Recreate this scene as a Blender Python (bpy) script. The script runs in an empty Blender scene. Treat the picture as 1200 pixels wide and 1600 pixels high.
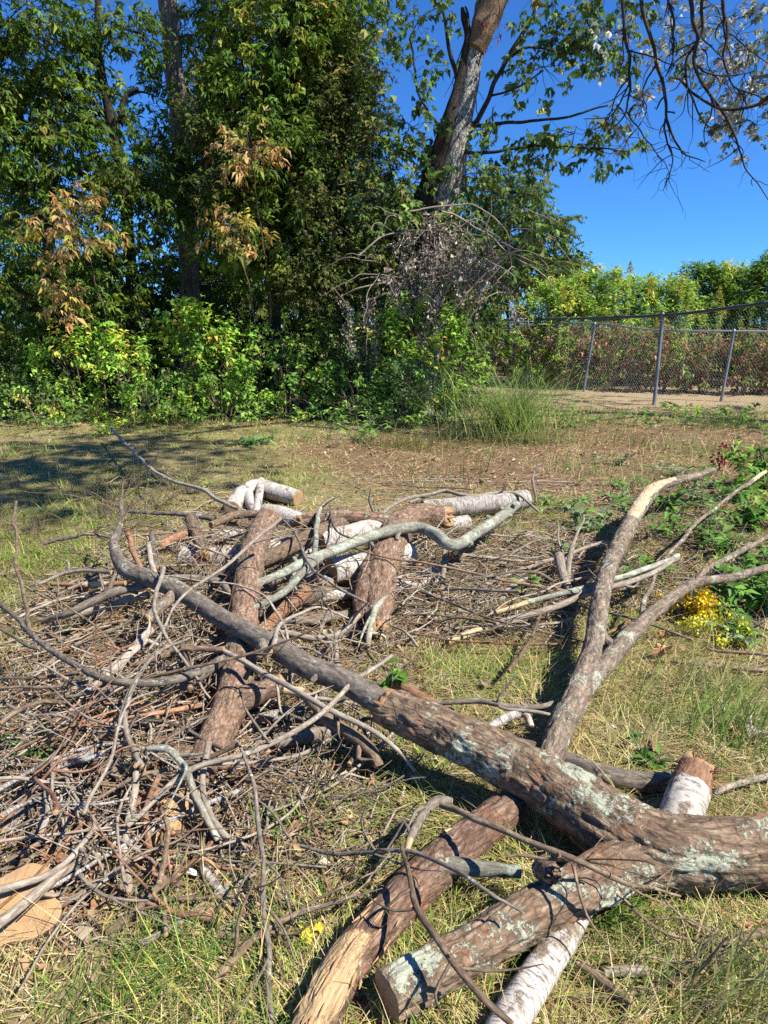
import bpy, math, random
import numpy as np
from math import radians, sin, cos, tan, pi

# ------------------------------------------------------------------ camera, sky, sun, exposure
S = bpy.context.scene
COL = S.collection
EYE, PITCH, FPX = 1.6, radians(14.75), 1109.0
cam = bpy.data.cameras.new("camera"); cam_o = bpy.data.objects.new("camera", cam); COL.objects.link(cam_o)
cam.sensor_fit = 'VERTICAL'; cam.angle = 2*math.atan(800/FPX); cam.clip_start = .02; cam.clip_end = 2000
cam_o.location = (0, 0, EYE); cam_o.rotation_euler = (pi/2-PITCH, 0, 0)
S.camera = cam_o
SUN_AZ, SUN_EL = radians(116), radians(50)          # azimuth clockwise from +Y (the view direction)
W = bpy.data.worlds.new("World"); S.world = W; W.use_nodes = True
wn = W.node_tree.nodes; wl = W.node_tree.links; wn.clear()
sky = wn.new('ShaderNodeTexSky'); sky.sky_type = 'NISHITA'; sky.sun_disc = False
sky.sun_elevation = SUN_EL; sky.sun_rotation = SUN_AZ
sky.altitude = 1500; sky.air_density = 1.0; sky.dust_density = 0.0; sky.ozone_density = 6.0
bg = wn.new('ShaderNodeBackground'); bg.inputs[1].default_value = .085
wo = wn.new('ShaderNodeOutputWorld'); tint = wn.new('ShaderNodeMixRGB'); tint.blend_type = 'MULTIPLY'; tint.inputs[0].default_value = 1; tint.inputs[2].default_value = (.34, .72, 1.14, 1)   # the deep blue of a dry autumn sky
wl.new(sky.outputs[0], tint.inputs[1]); wl.new(tint.outputs[0], bg.inputs[0]); wl.new(bg.outputs[0], wo.inputs[0])
sl = bpy.data.lights.new("sun", 'SUN'); sl.energy = 5.0; sl.angle = radians(.5); sl.color = (1, .95, .86)
so = bpy.data.objects.new("sun", sl); COL.objects.link(so)
from mathutils import Vector
sd = Vector((sin(SUN_AZ)*cos(SUN_EL), cos(SUN_AZ)*cos(SUN_EL), sin(SUN_EL)))
so.rotation_euler = sd.to_track_quat('Z', 'Y').to_euler(); so.location = (20, -10, 30)
S.view_settings.view_transform = 'Standard'; S.view_settings.look = 'None'
S.view_settings.exposure = .95; S.view_settings.gamma = 1
S.render.engine = 'CYCLES'
S.cycles.max_bounces = 5; S.cycles.diffuse_bounces = 4; S.cycles.glossy_bounces = 2
S.cycles.transmission_bounces = 3; S.cycles.transparent_max_bounces = 4
S.cycles.use_denoising = False
S.cycles.caustics_reflective = False; S.cycles.caustics_refractive = False

# ------------------------------------------------------------------ coordinates
cP, sP = cos(PITCH), sin(PITCH)
def ray(px, py):
    u, v = (px-600)/FPX, (py-800)/FPX
    return u, cP-v*sP, -sP-v*cP
def G(px, py, z=0.):                 # point at height z seen at that spot of the photograph
    x, y, d = ray(px, py); t = (z-EYE)/d
    return np.array((x*t, y*t, z))
def P(px, py, Y):                    # point at forward distance Y
    x, y, d = ray(px, py); t = Y/y
    return np.array((x*t, Y, EYE+d*t))
def depth(p): return cP*p[1]+(EYE-p[2])*sP
def mpp(p): return depth(p)/FPX      # metres per photograph pixel at p
R = np.random.default_rng(7)

# ------------------------------------------------------------------ numpy noise
def _hash(i, j, k, seed):
    h = (i.astype(np.int64)*374761393+j.astype(np.int64)*668265263+k.astype(np.int64)*2147483647+seed*974711) & 0xffffffff
    h = ((h ^ (h >> 13))*1274126177) & 0xffffffff
    h = ((h ^ (h >> 16))*2246822519) & 0xffffffff
    return ((h ^ (h >> 15)) & 0xffff)/32767.5-1
def vnoise(p, seed=0):
    p = np.asarray(p, float); i = np.floor(p); f = p-i; u = f*f*(3-2*f); i = i.astype(np.int64)
    r = 0
    for a in (0, 1):
        for b in (0, 1):
            for c in (0, 1):
                w = (u[:, 0] if a else 1-u[:, 0])*(u[:, 1] if b else 1-u[:, 1])*(u[:, 2] if c else 1-u[:, 2])
                r = r+w*_hash(i[:, 0]+a, i[:, 1]+b, i[:, 2]+c, seed)
    return r
def fbm(p, o=3, seed=0):
    p = np.asarray(p, float); r = 0; a = 1; t = 0
    for k in range(o):
        r = r+a*vnoise(p*2**k, seed+k*17); t += a; a *= .5
    return r/t
def plates(p, seed=0):
    """cellular plates: a height per cell and the distance to its border"""
    p = np.asarray(p, float); i0 = np.floor(p).astype(np.int64); b1 = np.full(len(p), 9.); b2 = b1.copy(); h = np.zeros(len(p))
    for a in (-1, 0, 1):
        for b in (-1, 0, 1):
            for c in (-1, 0, 1):
                i = i0+np.array((a, b, c)); f = i+.5+.48*np.stack([_hash(i[:, 0], i[:, 1], i[:, 2], seed+q) for q in (1, 2, 3)], 1)
                d = np.linalg.norm(p-f, axis=1); v = _hash(i[:, 0], i[:, 1], i[:, 2], seed+4); n = d < b1
                b2 = np.where(n, b1, np.minimum(b2, d)); h = np.where(n, v, h); b1 = np.where(n, d, b1)
    return h, b2-b1
def nrm(v):
    v = np.asarray(v, float); return v/np.maximum(np.linalg.norm(v, axis=-1, keepdims=True), 1e-9)
def ground_z(x, y):
    x = np.asarray(x, float); y = np.asarray(y, float)
    q = np.stack([x.ravel()*.9, y.ravel()*.9, 0*x.ravel()], 1)
    return (.022*fbm(q, 2, 5)).reshape(x.shape)

# ------------------------------------------------------------------ mesh builder
class MB:
    def __init__(s): s.V = []; s.F = []; s.BC = []; s.C = []; s.PE = []; s.n = 0; s.smooth = True
    def add(s, V, faces, bc=None, col=None, peel=None):
        """faces: list of (index array (m,k), material index)"""
        V = np.asarray(V, float); n = len(V)
        s.V.append(V); s.BC.append(np.zeros((n, 3)) if bc is None else bc)
        c = np.ones((n, 4)); 
        if col is not None: c[:, :3] = col
        s.C.append(c); s.PE.append(np.zeros(n) if peel is None else peel)
        for f, m in faces: s.F.append((np.asarray(f, np.int64)+s.n, m))
        s.n += n
    def build(s, name, mats, parent=None, origin=None):
        V = np.concatenate(s.V); me = bpy.data.meshes.new(name)
        if parent is not None: o0 = np.array(parent.matrix_basis.translation if parent.parent is None else (0, 0, 0))
        if parent is not None:
            o0 = np.array(parent['_o'])
        else:
            o0 = np.array(origin) if origin is not None else np.array((V[:, 0].mean(), V[:, 1].mean(), V[:, 2].min()))
        me.vertices.add(len(V)); me.vertices.foreach_set('co', (V-o0).astype(np.float32).ravel())
        li = np.concatenate([f.ravel() for f, m in s.F]); k = np.concatenate([np.full(len(f), f.shape[1]) for f, m in s.F])
        mi = np.concatenate([np.full(len(f), m) for f, m in s.F])
        me.loops.add(len(li)); me.loops.foreach_set('vertex_index', li.astype(np.int32))
        me.polygons.add(len(k)); st = np.concatenate([[0], np.cumsum(k)[:-1]])
        me.polygons.foreach_set('loop_start', st.astype(np.int32))
        me.polygons.foreach_set('material_index', mi.astype(np.int32))
        me.polygons.foreach_set('use_smooth', np.full(len(k), s.smooth))
        a = me.attributes.new('bc', 'FLOAT_VECTOR', 'POINT'); a.data.foreach_set('vector', np.concatenate(s.BC).astype(np.float32).ravel())
        a = me.attributes.new('col', 'FLOAT_COLOR', 'POINT'); a.data.foreach_set('color', np.concatenate(s.C).astype(np.float32).ravel())
        a = me.attributes.new('peel', 'FLOAT', 'POINT'); a.data.foreach_set('value', np.concatenate(s.PE).astype(np.float32))
        for m in (mats if isinstance(mats, (list, tuple)) else [mats]): me.materials.append(m)
        me.update(calc_edges=True); me.validate()
        o = bpy.data.objects.new(name, me); COL.objects.link(o); o['_o'] = [float(x) for x in o0]
        if parent is not None: o.parent = parent
        else: o.location = o0
        return o
LABELS = {}
def tag(o, label=None, cat=None, group=None, kind=None):
    if label: o['label'] = label
    if cat: o['category'] = cat
    if group: o['group'] = group
    if kind: o['kind'] = kind
    return o
def thing(name, label, cat, loc, group=None):
    o = bpy.data.objects.new(name, None); COL.objects.link(o); o.location = loc; o['_o'] = [float(x) for x in loc]
    o.empty_display_size = .1
    return tag(o, label, cat, group)

def catmull(pts, rad, step):
    p = np.asarray(pts, float); r = np.asarray(rad, float)
    if len(p) == 1: raise ValueError
    q = np.vstack([2*p[0]-p[1], p, 2*p[-1]-p[-2]]); out = []; ro = []
    for i in range(len(p)-1):
        a, b, c, d = q[i:i+4]; L = np.linalg.norm(c-b); n = max(1, int(math.ceil(L/step)))
        t = (np.arange(n)/n)[:, None]
        out.append(.5*((2*b)+(-a+c)*t+(2*a-5*b+4*c-d)*t*t+(-a+3*b-3*c+d)*t**3)); ro.append(r[i]+(r[i+1]-r[i])*t[:, 0])
    out.append(p[-1:]); ro.append(r[-1:])
    return np.vstack(out), np.concatenate(ro)

def tube(mb, pts, rad, sides=8, step=.04, wob=0., disp=None, cap=('tip', 'tip'), mat=0, capmat=1, peel=None, capmb=None, seed=None, up=(0, 0, 1), lump=0.):
    """a tapered, wobbling tube along a smooth curve; returns the resampled centre line"""
    C, r = catmull(pts, rad, step); n = len(C)
    seed = int(R.integers(1e6)) if seed is None else seed
    s = np.concatenate([[0], np.cumsum(np.linalg.norm(np.diff(C, axis=0), axis=1))])
    if wob:
        q = np.stack([s*5/(1+r.max()*20), np.full(n, seed*.37 % 50), np.zeros(n)], 1)
        e = np.minimum(1, np.minimum(s, s[-1]-s)/(s[-1]*.1+1e-6))
        C = C+np.stack([fbm(q, 2, 1), fbm(q, 2, 2), .5*fbm(q, 2, 3)], 1)*(wob*e)[:, None]
    T = nrm(np.gradient(C, axis=0))
    N = np.zeros((n, 3)); u = np.asarray(up, float)
    if abs(T[0]@u) > .95: u = np.array((0, -1., 0))
    N[0] = nrm(u-T[0]*(u@T[0]))
    for i in range(1, n):
        v = N[i-1]-T[i]*(N[i-1]@T[i]); N[i] = v/max(1e-9, math.sqrt(v@v))
    B = np.cross(T, N)
    th = np.arange(sides)*2*pi/sides
    ct, st = np.cos(th), np.sin(th)
    rr = np.repeat(r[:, None], sides, 1)
    off = (seed % 97)*.31
    bc = np.stack([rr*ct, rr*st, np.repeat((s+off)[:, None], sides, 1)], 2).reshape(-1, 3)
    if lump:
        rr = rr*(1+lump*fbm(np.stack([np.repeat(s*9, sides)+seed % 53, (rr/r.max()*ct).ravel()*.8, (rr/r.max()*st).ravel()*.8], 1), 3, seed % 7).reshape(n, sides))
    if disp is not None: rr = rr+disp(bc, np.repeat((s/s[-1])[:, None], sides, 1).ravel(), np.tile(th, n)).reshape(n, sides)
    V = C[:, None]+rr[:, :, None]*(ct[None, :, None]*N[:, None]+st[None, :, None]*B[:, None])
    i = np.arange(n-1)[:, None]*sides; j = np.arange(sides); k = (j+1) % sides
    Q = np.stack([i+j, i+k, i+sides+k, i+sides+j], 2).reshape(-1, 4)
    pe = None
    if peel is not None: pe = peel(np.repeat((s/s[-1])[:, None], sides, 1), np.tile(th, (n, 1))).ravel()
    mb.add(V.reshape(-1, 3), [(Q, mat)], bc, None, pe)
    for e, c in ((0, cap[0]), (1, cap[1])):
        if c is None: continue
        idx = 0 if e == 0 else n-1
        ring = V[idx]; t = -T[0] if e == 0 else T[-1]; rad_ = r[idx]
        m = np.arange(sides); m2 = (m+1) % sides
        if c == 'tip':
            v = np.vstack([ring, C[idx]+t*rad_*.6]); f = np.stack([m, m2, np.full(sides, sides)], 1)
            if e == 0: f = f[:, ::-1]
            b = np.vstack([bc.reshape(n, sides, 3)[idx], [[0, 0, s[idx]+off]]])
            mb.add(v, [(f, mat)], b)
        else:
            tgt = (capmb[e] if isinstance(capmb, (list, tuple)) else capmb) if capmb is not None else mb
            cm = 0 if capmb is not None else capmat
            rings = [(1., .0), (.97, .0015), (.7, .003), (.4, .003)]
            vs, bs, fs = [], [], []
            for q, (k1, h) in enumerate(rings):
                x = C[idx]+(ring-C[idx])*k1+t*h
                if c == 'broken':
                    hh = rad_*np.abs(vnoise(np.stack([ct*2.2*k1+seed % 31, st*2.2*k1, np.full(sides, idx*.7)], 1)*1.7, seed))*(1.6 if k1 < .97 else 1.0)*(0 if q == 0 else 1)
                    x = x+t*hh[:, None]
                vs.append(x); bs.append(np.stack([rad_*k1*ct, rad_*k1*st, np.full(sides, off)], 1))
            vs.append((C[idx]+t*(.003 if c == 'cut' else rad_*.5))[None]); bs.append(np.array([[0, 0, off]]))
            for q in range(len(rings)-1): fs.append(np.stack([m+q*sides, m2+q*sides, m2+(q+1)*sides, m+(q+1)*sides], 1))
            last = (len(rings)-1)*sides; tri = np.stack([last+m, last+m2, np.full(sides, len(rings)*sides)], 1)
            fs = [np.concatenate(fs), tri]
            if e == 0: fs = [f[:, ::-1] for f in fs]
            tgt.add(np.vstack(vs), [(f, cm) for f in fs], np.vstack(bs))
    return C, r

def prisms(mb, A, B, ra, rb, mat=0, sag=0., sides=3):
    """many thin twigs at once, bent in the middle"""
    A = np.asarray(A, float); B = np.asarray(B, float); n = len(A)
    if n == 0: return
    ra = np.broadcast_to(ra, n); rb = np.broadcast_to(rb, n)
    t = nrm(B-A); u = np.where(np.abs(t[:, 2:3]) > .9, np.array([[1., 0, 0]]), np.array([[0, 0, 1.]]))
    N = nrm(np.cross(t, u)); Bn = np.cross(t, N); L = np.linalg.norm(B-A, axis=1)
    M = (A+B)/2+(N*R.normal(0, .11, (n, 1))+Bn*R.normal(0, .11, (n, 1)))*L[:, None]-np.array([0, 0, 1.])*(sag*L)[:, None]
    vs = []; bs = []
    for q, (c, r) in enumerate(((A, ra), (M, (ra+rb)/2), (B, rb))):
        for k in range(sides):
            a = 2*pi*k/sides; vs.append(c+r[:, None]*(cos(a)*N+sin(a)*Bn))
            bs.append(np.stack([r*cos(a), r*sin(a), L*q/2+np.arange(n)*.7], 1))
    V = np.stack(vs, 1); i = np.arange(n)[:, None]*(3*sides); f = []
    for q in (0, 1):
        for k in range(sides):
            k2 = (k+1) % sides; f.append(i+np.array([[q*sides+k, q*sides+k2, (q+1)*sides+k2, (q+1)*sides+k]]))
    mb.add(V.reshape(-1, 3), [(np.concatenate(f), mat)], np.stack(bs, 1).reshape(-1, 3))

def leaf_batch(mb, pos, axis, up, L, Wd, col, fold=.25, curl=.2, mat=0):
    n = len(pos)
    if n == 0: return
    L = np.broadcast_to(L, n)[:, None]; Wd = np.broadcast_to(Wd, n)[:, None]
    a = nrm(axis); s = nrm(np.cross(a, up)); m = np.cross(s, a)
    curl = curl*R.uniform(.2, 1.8, (n, 1)); fold = fold*R.uniform(.2, 1.6, (n, 1))
    v = np.stack([pos, pos+a*L*.45+s*Wd*.5+m*Wd*fold, pos+a*L-m*L*curl, pos+a*L*.45-s*Wd*.5+m*Wd*fold, pos+a*L*.55-m*L*curl*.15], 1)
    i = np.arange(n)[:, None]*5
    f = np.concatenate([i+np.array([[0, 1, 4]]), i+np.array([[4, 1, 2]]), i+np.array([[0, 4, 3]]), i+np.array([[4, 2, 3]])])
    mb.add(v.reshape(-1, 3), [(f, mat)], None, np.repeat(col, 5, 0))

def blade_batch(mb, pos, head, L, Wd, lean0, lean1, col, mat=0):
    """grass blades: heading angle, lean from the vertical at the root and at the tip"""
    n = len(pos); L = np.broadcast_to(L, n); Wd = np.broadcast_to(Wd, n)
    h = np.stack([np.cos(head), np.sin(head), 0*head], 1); s = np.stack([-np.sin(head), np.cos(head), 0*head], 1)
    p = pos.copy(); vs = []
    for k in range(4):
        w = (Wd*(1, .9, .62, 0)[k]/2)[:, None]
        if k < 3: vs += [p-s*w, p+s*w]
        else: vs += [p]
        le = lean0+(lean1-lean0)*((k+.5)/3)
        p = p+(h*np.sin(le)[:, None]+np.array([0, 0, 1.])*np.cos(le)[:, None])*(L/3)[:, None]
        p[:, 2] = np.maximum(p[:, 2], .003)
    V = np.stack(vs, 1); i = np.arange(n)[:, None]*7
    q = np.concatenate([i+np.array([[0, 1, 3, 2]]), i+np.array([[2, 3, 5, 4]])]); t = i+np.array([[4, 5, 6]])
    mb.add(V.reshape(-1, 3), [(q, mat), (t, mat)], None, np.repeat(col, 7, 0))

def pick(pal, n, jit=.18, idx=None):
    c = np.array([p[0] for p in pal]); w = np.array([p[1] for p in pal], float); w /= w.sum()
    k = R.choice(len(pal), n, p=w) if idx is None else idx
    x = c[k]*np.exp(R.normal(0, jit, (n, 1)))*np.exp(R.normal(0, jit*.35, (n, 3)))
    return np.clip(x, .005, .9)

# ------------------------------------------------------------------ materials
def mat(name):
    m = bpy.data.materials.new(name); m.use_nodes = True; nt = m.node_tree; nt.nodes.clear()
    return m, nt
class NT:
    def __init__(s, nt): s.nt = nt
    def n(s, t, **k):
        x = s.nt.nodes.new('ShaderNode'+t)
        for a, b in k.items(): setattr(x, a, b)
        return x
    def l(s, a, b): s.nt.links.new(a, b)
    def attr(s, name, out='Vector'):
        x = s.n('Attribute', attribute_name=name); return x.outputs[out]
    def mul(s, v, k):
        x = s.n('VectorMath', operation='MULTIPLY'); s.l(v, x.inputs[0]); x.inputs[1].default_value = k; return x.outputs[0]
    def noise(s, v, scale, det=4, rough=.6, dist=0):
        x = s.n('TexNoise'); s.l(v, x.inputs['Vector']); x.inputs['Scale'].default_value = scale; x.inputs['Detail'].default_value = det
        x.inputs['Roughness'].default_value = rough; x.inputs['Distortion'].default_value = dist; return x.outputs[0]
    def vor(s, v, scale, feat='DISTANCE_TO_EDGE'):
        x = s.n('TexVoronoi', feature=feat); s.l(v, x.inputs['Vector']); x.inputs['Scale'].default_value = scale; return x.outputs['Distance']
    def ramp(s, f, stops):
        x = s.n('ValToRGB'); s.l(f, x.inputs[0]); e = x.color_ramp.elements
        while len(e) < len(stops): e.new(.5)
        for q, (p, c) in zip(e, stops):
            q.position = p; q.color = (*c, 1) if isinstance(c, (tuple, list)) else (c, c, c, 1)
        return x.outputs[0]
    def mix(s, f, a, b, mode='MIX'):
        x = s.n('MixRGB', blend_type=mode)
        for v, q in ((f, 0), (a, 1), (b, 2)):
            if hasattr(v, 'links'): s.l(v, x.inputs[q])
            elif q == 0: x.inputs[0].default_value = v
            else: x.inputs[q].default_value = (*v, 1)
        return x.outputs[0]
    def math(s, op, a, b=0., clamp=False):
        x = s.n('Math', operation=op, use_clamp=clamp)
        for v, q in ((a, 0), (b, 1)):
            if hasattr(v, 'links'): s.l(v, x.inputs[q])
            else: x.inputs[q].default_value = v
        return x.outputs[0]
    def bump(s, h, strength, dist, prev=None):
        x = s.n('Bump'); x.inputs['Strength'].default_value = strength; x.inputs['Distance'].default_value = dist; s.l(h, x.inputs['Height'])
        if prev is not None: s.l(prev, x.inputs['Normal'])
        return x.outputs[0]
    def out(s, col, rough=.9, normal=None, spec=.2, metal=0., trans=0.):
        b = s.n('BsdfPrincipled')
        if hasattr(col, 'links'): s.l(col, b.inputs['Base Color'])
        else: b.inputs['Base Color'].default_value = (*col, 1)
        if hasattr(rough, 'links'): s.l(rough, b.inputs['Roughness'])
        else: b.inputs['Roughness'].default_value = rough
        b.inputs['Specular IOR Level'].default_value = spec; b.inputs['Metallic'].default_value = metal
        if normal is not None: s.l(normal, b.inputs['Normal'])
        o = s.n('OutputMaterial'); sh = b.outputs[0]
        if trans:
            t = s.n('BsdfTranslucent'); s.l(col, t.inputs[0]); m = s.n('MixShader'); m.inputs[0].default_value = trans
            s.l(sh, m.inputs[1]); s.l(t.outputs[0], m.inputs[2]); sh = m.outputs[0]
        s.l(sh, o.inputs[0])

def bark(name, dark, mid, light, patch=None, lichen=None, scale=1., bump=.006, wood=(.5, .36, .2), stretch=.3, crack=.45, rnd=.25):
    m, nt = mat(name); k = NT(nt); bc = k.attr('bc')
    v = k.mul(bc, (1, 1, stretch))
    n1 = k.noise(v, 45*scale, 7, .68, .6); n2 = k.noise(bc, 9*scale, 4, .6)
    col = k.ramp(n1, [(.3, dark), (.5, mid), (.68, light)])
    if patch: col = k.mix(k.ramp(n2, [(patch[1], 0.), (patch[1]+.12, 1.)]), col, k.mix(.45, patch[0], col))
    v2 = k.mul(bc, (1, 1, .55)); wv = k.n('VectorMath', operation='ADD'); k.l(v2, wv.inputs[0])
    nv = k.n('TexNoise'); k.l(bc, nv.inputs['Vector']); nv.inputs['Scale'].default_value = 30*scale
    nm = k.mul(nv.outputs['Color'], (.02/scale, .02/scale, .02/scale)); k.l(nm, wv.inputs[1])
    ed = k.vor(wv.outputs[0], 38*scale); cr = k.ramp(ed, [(.0, 0.), (.16, 1.)])
    col = k.mix(k.math('MULTIPLY', k.math('SUBTRACT', 1., cr), crack), col, dark)
    vc = k.n('TexVoronoi', feature='F1'); k.l(wv.outputs[0], vc.inputs['Vector']); vc.inputs['Scale'].default_value = 52*scale   # flaky scales of differing height and tone
    sc_ = k.n('SeparateColor'); k.l(vc.outputs['Color'], sc_.inputs[0]); cell = sc_.outputs[0]
    col = k.mix(1., col, k.ramp(cell, [(0., (1-crack*.55,)*3), (1., (1+crack*.6,)*3)]), 'MULTIPLY')
    h = k.math('ADD', k.math('MULTIPLY', n1, 1.2), k.math('ADD', k.math('MULTIPLY', cr, .5*crack), k.math('MULTIPLY', cell, 1.5*crack)))
    if lichen:
        lc, th = lichen[0], lichen[1]
        f = k.math('ADD', k.noise(bc, 7*scale, 3, .6), k.math('MULTIPLY', k.math('SUBTRACT', k.noise(bc, 70*scale, 5, .75), .5), .75))
        f = k.math('ADD', f, k.math('MULTIPLY', k.math('SUBTRACT', k.noise(bc, 26*scale, 4, .7, .5), .5), .55)); lm = k.ramp(f, [(th, 0.), (th+.06, 1.)])
        lcol = k.mix(k.noise(bc, 160*scale, 3, .7), tuple(x*.7 for x in lc), tuple(min(.75, x*1.35) for x in lc))
        col = k.mix(lm, col, lcol); h = k.math('ADD', h, k.math('MULTIPLY', lm, .25))
    pe = k.attr('peel', 'Fac')
    g = k.noise(k.mul(bc, (1, 1, .06)), 110, 5, .7)
    wc = k.ramp(g, [(.32, tuple(x*.45 for x in wood)), (.5, wood), (.68, tuple(min(.8, x*1.3) for x in wood))])
    pm = k.ramp(k.math('ADD', pe, k.math('MULTIPLY', k.math('SUBTRACT', k.noise(v, 22, 5, .7), .5), .9)), [(.5, 0.), (.54, 1.)])
    col = k.mix(pm, col, wc)
    oi = k.n('ObjectInfo'); mr = k.n('MapRange'); k.l(oi.outputs['Random'], mr.inputs[0]); mr.inputs[3].default_value = 1-rnd; mr.inputs[4].default_value = 1+rnd
    cb = k.n('VectorMath', operation='SCALE'); k.l(col, cb.inputs[0]); k.l(mr.outputs[0], cb.inputs['Scale'])
    k.out(cb.outputs[0], .88, k.bump(h, .9, bump), .18)
    return m
M = {}
M['lichen'] = bark('bark_lichened', (.045, .033, .023), (.205, .138, .088), (.39, .29, .19), ((.34, .17, .09), .52), ((.37, .38, .28), .548), 1.0, .011, rnd=.05, crack=.42, stretch=.22)
M['limb'] = bark('bark_lichened_limb', (.06, .05, .042), (.20, .152, .108), (.35, .28, .20), ((.31, .19, .13), .56), ((.36, .36, .27), .585), 1.3, .006, (.55, .40, .25), rnd=.05)
M['red'] = bark('bark_reddish', (.05, .03, .022), (.18, .11, .075), (.33, .23, .16), ((.30, .13, .07), .54), ((.36, .37, .28), .64), 1.2, .008, (.47, .32, .17), rnd=.06)
M['brown'] = bark('bark_brown_scaly', (.06, .038, .026), (.23, .15, .10), (.40, .29, .205), ((.31, .17, .10), .55), None, 1.5, .009, (.45, .28, .14), rnd=.06)
M['dark'] = bark('bark_dark_smooth', (.035, .03, .027), (.155, .127, .098), (.28, .238, .19), None, ((.36, .36, .30), .64), 1.6, .002, crack=.25)
M['grey'] = bark('bark_grey', (.09, .074, .058), (.25, .205, .155), (.40, .345, .27), None, ((.38, .39, .33), .67), 2, .0015, crack=.2)
M['mid'] = bark('bark_brown', (.055, .04, .028), (.18, .125, .08), (.32, .24, .165), None, None, 2, .002, crack=.3)
M['pale'] = bark('bark_weathered', (.14, .112, .085), (.31, .26, .20), (.46, .40, .325), None, None, 2, .0012, crack=.15)
M['rust'] = bark('bark_rusty', (.10, .05, .03), (.27, .14, .08), (.40, .25, .16), None, None, 2, .002, crack=.3)
M['green'] = bark('bark_greenish_lichen', (.09, .085, .065), (.24, .225, .17), (.36, .35, .28), None, ((.36, .39, .30), .54), 1.6, .002, crack=.2)
M['trunk'] = bark('bark_trunk', (.05, .04, .032), (.16, .125, .10), (.27, .22, .18), None, None, .6, .02, stretch=.12)
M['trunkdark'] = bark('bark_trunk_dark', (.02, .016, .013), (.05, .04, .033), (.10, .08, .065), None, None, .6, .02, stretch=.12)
M['trunkpale'] = bark('bark_trunk_pale', (.10, .09, .08), (.36, .33, .30), (.55, .52, .48), None, None, .7, .02, stretch=.5, crack=.9)
def birch(name, white, dash=.62, dirty=.6):
    m, nt = mat(name); k = NT(nt); bc = k.attr('bc')
    d = k.noise(k.mul(bc, (.5, .5, 3.2)), 44, 4, .65, .4); dm = k.ramp(d, [(dash-.02, 0.), (dash+.06, 1.)])
    big = k.noise(k.mul(bc, (1, 1, .8)), 13, 4, .65); bm = k.ramp(big, [(dirty, 0.), (dirty+.06, 1.)])
    base = k.ramp(k.noise(bc, 40, 5, .7), [(.3, tuple(x*.72 for x in white)), (.65, white)])
    col = k.mix(bm, base, k.ramp(k.noise(bc, 60, 4, .7), [(.35, (.05, .035, .025)), (.62, (.34, .24, .15))]))
    col = k.mix(k.math('MULTIPLY', dm, .85), col, (.085, .07, .058)); col = k.mix(k.ramp(k.noise(bc, 7, 4, .6), [(.4, 0.), (.7, .55)]), col, (.30, .26, .215))
    pe = k.attr('peel', 'Fac'); g = k.noise(k.mul(bc, (1, 1, .1)), 90, 5, .7)
    pm = k.ramp(k.math('ADD', pe, k.math('MULTIPLY', k.math('SUBTRACT', k.noise(bc, 22, 5, .7), .5), .9)), [(.5, 0.), (.54, 1.)])
    col = k.mix(pm, col, k.ramp(g, [(.35, (.12, .06, .035)), (.65, (.36, .2, .11))]))
    h = k.math('ADD', k.math('MULTIPLY', dm, -.6), k.math('ADD', k.noise(bc, 60, 5, .7), bm))
    k.out(col, .7, k.bump(h, .8, .003), .25); return m
M['birch'] = birch('bark_birch', (.56, .51, .445), .565, .56)
M['birchgrey'] = birch('bark_birch_grey', (.44, .41, .37), .52, .53)
def wood():
    m, nt = mat('cut_wood'); k = NT(nt); bc = k.attr('bc')
    sep = k.n('SeparateXYZ'); k.l(bc, sep.inputs[0]); r2 = k.math('SQRT', k.math('ADD', k.math('MULTIPLY', sep.outputs[0], sep.outputs[0]), k.math('MULTIPLY', sep.outputs[1], sep.outputs[1])))
    ring = k.math('SINE', k.math('ADD', k.math('MULTIPLY', r2, 900.), k.math('MULTIPLY', k.noise(bc, 25, 3), 9.)))
    col = k.mix(k.math('MULTIPLY', k.math('ADD', ring, 1.), .5), (.37, .22, .10), (.42, .27, .135))
    col = k.mix(k.ramp(k.noise(bc, 18, 4, .65), [(.42, 0.), (.7, .6)]), col, (.30, .17, .085))
    flat = k.mul(bc, (1, 1, 0)); nd = k.n('VectorMath', operation='NORMALIZE'); k.l(flat, nd.inputs[0])
    rc = k.noise(k.mul(nd.outputs[0], (1, 1, 0)), 7, 3, .8); ck = k.math('ABSOLUTE', k.math('SUBTRACT', rc, .5)); crk = k.ramp(ck, [(.004, 1.), (.022, 0.)])
    crk = k.math('MULTIPLY', crk, k.ramp(k.noise(bc, 30, 2), [(.42, 0.), (.55, 1.)]))
    col = k.mix(k.math('MULTIPLY', crk, .8), col, (.08, .05, .03))
    col = k.mix(k.ramp(k.noise(bc, 33, 5, .7), [(.5, 0.), (.75, .7)]), col, (.30, .27, .22))
    saw = k.noise(k.mul(bc, (1, .05, 1)), 260, 2, .6)
    k.out(col, .85, k.bump(k.math('ADD', k.noise(bc, 120, 4, .7), saw), .6, .0025), .15); return m
M['wood'] = wood()
M['straw'] = bark('dead_straw', (.22, .14, .065), (.38, .265, .135), (.52, .40, .23), None, None, 2, .001, crack=.1)
def vcol(name, trans, rough, spec):
    m, nt = mat(name); k = NT(nt); c = k.attr('col', 'Color'); geo = k.n('NewGeometry')
    f = k.noise(geo.outputs['Position'], 60, 3, .6)
    c = k.mix(.35, c, k.mix(1., c, k.ramp(f, [(.3, (.6, .6, .6)), (.7, (1.4, 1.4, 1.4))]), 'MULTIPLY'))
    k.out(c, rough, None, spec, 0., trans); return m
M['leaf'] = vcol('leaf', .38, .6, .2)
M['grass'] = vcol('grass_blade', .25, .6, .25)
M['dry'] = vcol('dry_leaf', .12, .85, .15)
M['petal'] = vcol('petal', .3, .6, .2)
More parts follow.
